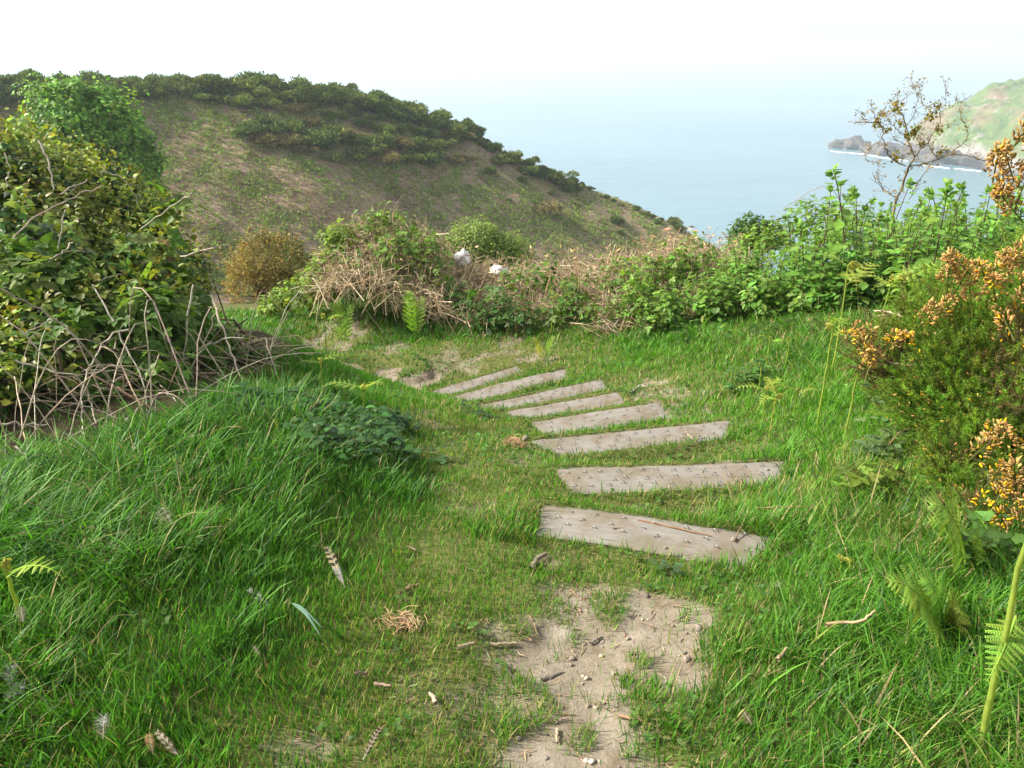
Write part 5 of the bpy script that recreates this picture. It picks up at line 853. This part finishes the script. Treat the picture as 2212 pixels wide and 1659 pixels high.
def hl(x, y):
    xs = np.interp(y, [250, 330, 400, 440, 470, 500, 515, 530, 560, 620], [330, 290, 258, 246, 240, 238, 242, 258, 300, 380]); d = x - xs
    P = np.stack([x, y], -1); d = d + 5 * fbm(P, .045, 121, 3)
    h = 9 * sstep(0, 9, d) + 64 * (1 - np.exp(-np.maximum(d, 0) / 95.)) * 1.05
    h = np.minimum(h, 74) + (3.2 * fbm(P, .07, 125, 4) + 1.6 * np.abs(vnoise(P, .22, 128))) * sstep(0, 15, d)
    return SEA - 3 + 3 * sstep(-6, 2, d) + h
ax = np.linspace(220, 520, 330); ay = np.linspace(300, 600, 300); AX, AY = np.meshgrid(ax, ay)
mb = MB(); Z = hl(AX, AY); mb.add(np.stack([AX, AY, Z], -1), quadgrid(300, 330))
m, nt, out = mat('headland_turf_and_rock'); L = nt.links.new
n1 = noise(nt, .045, 8, .62); n2 = noise(nt, .16, 8, .7); n4 = noise(nt, .02, 4)
green = ramp(nt, n2.outputs[0], [(.3, (.07, .125, .035)), (.7, (.16, .21, .065))]).outputs[0]; tan = ramp(nt, n2.outputs[0], [(.3, (.13, .10, .055)), (.7, (.27, .21, .12))]).outputs[0]
stone = ramp(nt, n2.outputs[0], [(.3, (.13, .115, .10)), (.7, (.42, .38, .33))]).outputs[0]
c = mixc(nt, ramp(nt, n1.outputs[0], [(.5, (0, 0, 0)), (.6, (1, 1, 1))]).outputs[0], green, tan)
vor = nd(nt, 'ShaderNodeTexNoise', Scale=.085, Detail=7, Roughness=.75); tc = nd(nt, 'ShaderNodeTexCoord'); mp = nd(nt, 'ShaderNodeMapping'); mp.inputs['Location'].default_value = (31, 9, 4); L(tc.outputs['Object'], mp.inputs[0]); L(mp.outputs[0], vor.inputs['Vector'])
c = mixc(nt, ramp(nt, vor.outputs[0], [(.56, (0, 0, 0)), (.61, (1, 1, 1))]).outputs[0], c, stone)
geo = nd(nt, 'ShaderNodeNewGeometry'); sx = nd(nt, 'ShaderNodeSeparateXYZ'); L(geo.outputs['Position'], sx.inputs[0])
mr = nd(nt, 'ShaderNodeMapRange'); L(sx.outputs[2], mr.inputs[0]); mr.inputs[1].default_value = -60; mr.inputs[2].default_value = -20
ad = nd(nt, 'ShaderNodeMath', operation='MULTIPLY_ADD'); L(n1.outputs[0], ad.inputs[0]); ad.inputs[1].default_value = .5; L(mr.outputs[0], ad.inputs[2])
c = mixc(nt, ramp(nt, ad.outputs[0], [(.40, (1, 1, 1)), (.52, (0, 0, 0))]).outputs[0], c, stone)
c = mixc(nt, ramp(nt, ad.outputs[0], [(.27, (1, 1, 1)), (.38, (0, 0, 0))]).outputs[0], c, (.035, .033, .032))
p = nd(nt, 'ShaderNodeBsdfPrincipled', Roughness=.95); p.inputs['Specular IOR Level'].default_value = .05; L(c, p.inputs['Base Color']); bumpy(nt, p, n2.outputs[0], .8, 3.); L(p.outputs[0], out.inputs[0])
M_HEAD = m
tag(link('headland', mb.mesh('headland', smooth=True), M_HEAD), kind='structure')
m = stonemat('sea_rock', (.03, .028, .026), (.15, .125, .10), .35)
for u, v, w, h, seed, lab in [(1846,322,22,8.5,3,'dark pointed rock islet at the seaward end of the reef'),(1884,330,14,6,4,'low brown-topped rock beside the pointed islet'),(1925,336,20,6,5,'jagged dark rock in the middle of the reef'),(1985,345,26,7.5,6,'long dark reef rock nearest the headland shore'),(2050,352,26,8,7,'broad dark rock at the foot of the headland'),(2100,358,24,9,8,'dark boulder shelf at the headland waterline')]:
    c = atz(u, v, SEA); V, T = rock((w * .58, w * .5, h), seed * 13, 5, .55, 1); V[:, 2] += .35 * h * np.maximum(0, fbm(V[:, :2], .18, seed, 4)); V[:, :2] *= (1 + .25 * fbm(V, .15, seed + 40, 3))[:, None]
    mb = MB(); mb.add(V, None, T); o = link('sea_rock', mb.mesh('sea_rock'), m, loc=(c[0], c[1] + w * .35, SEA - .1 * h)); tag(o, lab, 'rock', 'rocks off the headland')
mb = MB(); r2 = np.random.default_rng(5)
for u0, v0, u1, v1, wd in [(1795,327,1860,333,1.9),(1855,332,1900,339,1.5),(1900,340,1960,348,1.3),(1985,356,2050,364,1.6),(2060,364,2120,370,1.2),(1950,322,1985,330,1.2)]:
    K = 40; s = np.linspace(0, 1, K); c = atz(u0 + (u1 - u0) * s, v0 + (v1 - v0) * s, SEA + .06); w = wd * np.clip(.25 + 1.5 * fbm(np.stack([s * 11, s * 0 + u0], -1), 1, 9, 3), .02, 3) * .5 * np.sin(np.pi * s) ** .4
    off = 1.6 * fbm(np.stack([s * 8, s * 0 + v0], -1), 1, 19, 2)
    a_, b_ = c.copy(), c.copy(); a_[:, 1] += off - w * 2.2; b_[:, 1] += off + w * 2.2; mid = (a_ + b_) / 2; mid[:, 2] += .35
    mb.add(np.stack([a_, mid, b_], 0), quadgrid(3, K))
m, nt, out = mat('sea_foam'); p = nd(nt, 'ShaderNodeBsdfPrincipled', Roughness=.9); p.inputs['Base Color'].default_value = (.8, .82, .82, 1); nt.links.new(p.outputs[0], out.inputs[0])
tag(link('sea_foam', mb.mesh('sea_foam'), m), 'white surf breaking along the reef', kind='stuff')
# ------------------------------------------------------------------ haze, sky, sun
bpy.ops.mesh.primitive_cube_add(size=1); o = bpy.context.object; o.name = 'haze'; o.location = (0, 0, (SEA - 1 + 24) / 2); o.scale = (32000, 32000, 24 - SEA + 1)
m, nt, out = mat('haze'); pv = nd(nt, 'ShaderNodeVolumePrincipled', Density=HAZE, Anisotropy=.35); pv.inputs['Color'].default_value = (.78, .865, .94, 1); nt.links.new(pv.outputs[0], out.inputs['Volume'])
o.data.materials.append(m); tag(o, kind='stuff')
EL, AZ = R(SUN_EL), R(SUN_AZ)
w = bpy.data.worlds.new('World'); sc.world = w; w.use_nodes = True; nt = w.node_tree; bg = nt.nodes['Background']
sk = nd(nt, 'ShaderNodeTexSky', sky_type='NISHITA', sun_disc=False, sun_elevation=EL, sun_rotation=AZ, altitude=60, air_density=1.0, dust_density=1.5, ozone_density=1.0)
hs = nd(nt, 'ShaderNodeHueSaturation', Saturation=.22, Value=1.0); nt.links.new(sk.outputs[0], hs.inputs['Color']); nt.links.new(hs.outputs[0], bg.inputs[0]); bg.inputs[1].default_value = SKY
ld = bpy.data.lights.new('sun', 'SUN'); ld.energy = SUN; ld.angle = R(SUN_ANG); ld.color = (1, .93, .82); lo = bpy.data.objects.new('sun', ld); COL.objects.link(lo)
from mathutils import Vector
lo.rotation_euler = Vector((math.sin(AZ) * math.cos(EL), math.cos(AZ) * math.cos(EL), math.sin(EL))).to_track_quat('Z', 'Y').to_euler(); lo.location = (-20, 10, 20)
sc.view_settings.view_transform = 'Standard'; sc.view_settings.look = 'None'; sc.view_settings.gamma = 1; sc.view_settings.exposure = EXPO
sc.render.engine = 'CYCLES'; cy = sc.cycles; cy.max_bounces = 8; cy.diffuse_bounces = 3; cy.glossy_bounces = 2; cy.transmission_bounces = 4; cy.volume_bounces = 1; cy.transparent_max_bounces = 8
cy.sample_clamp_indirect = 6; cy.use_denoising = True
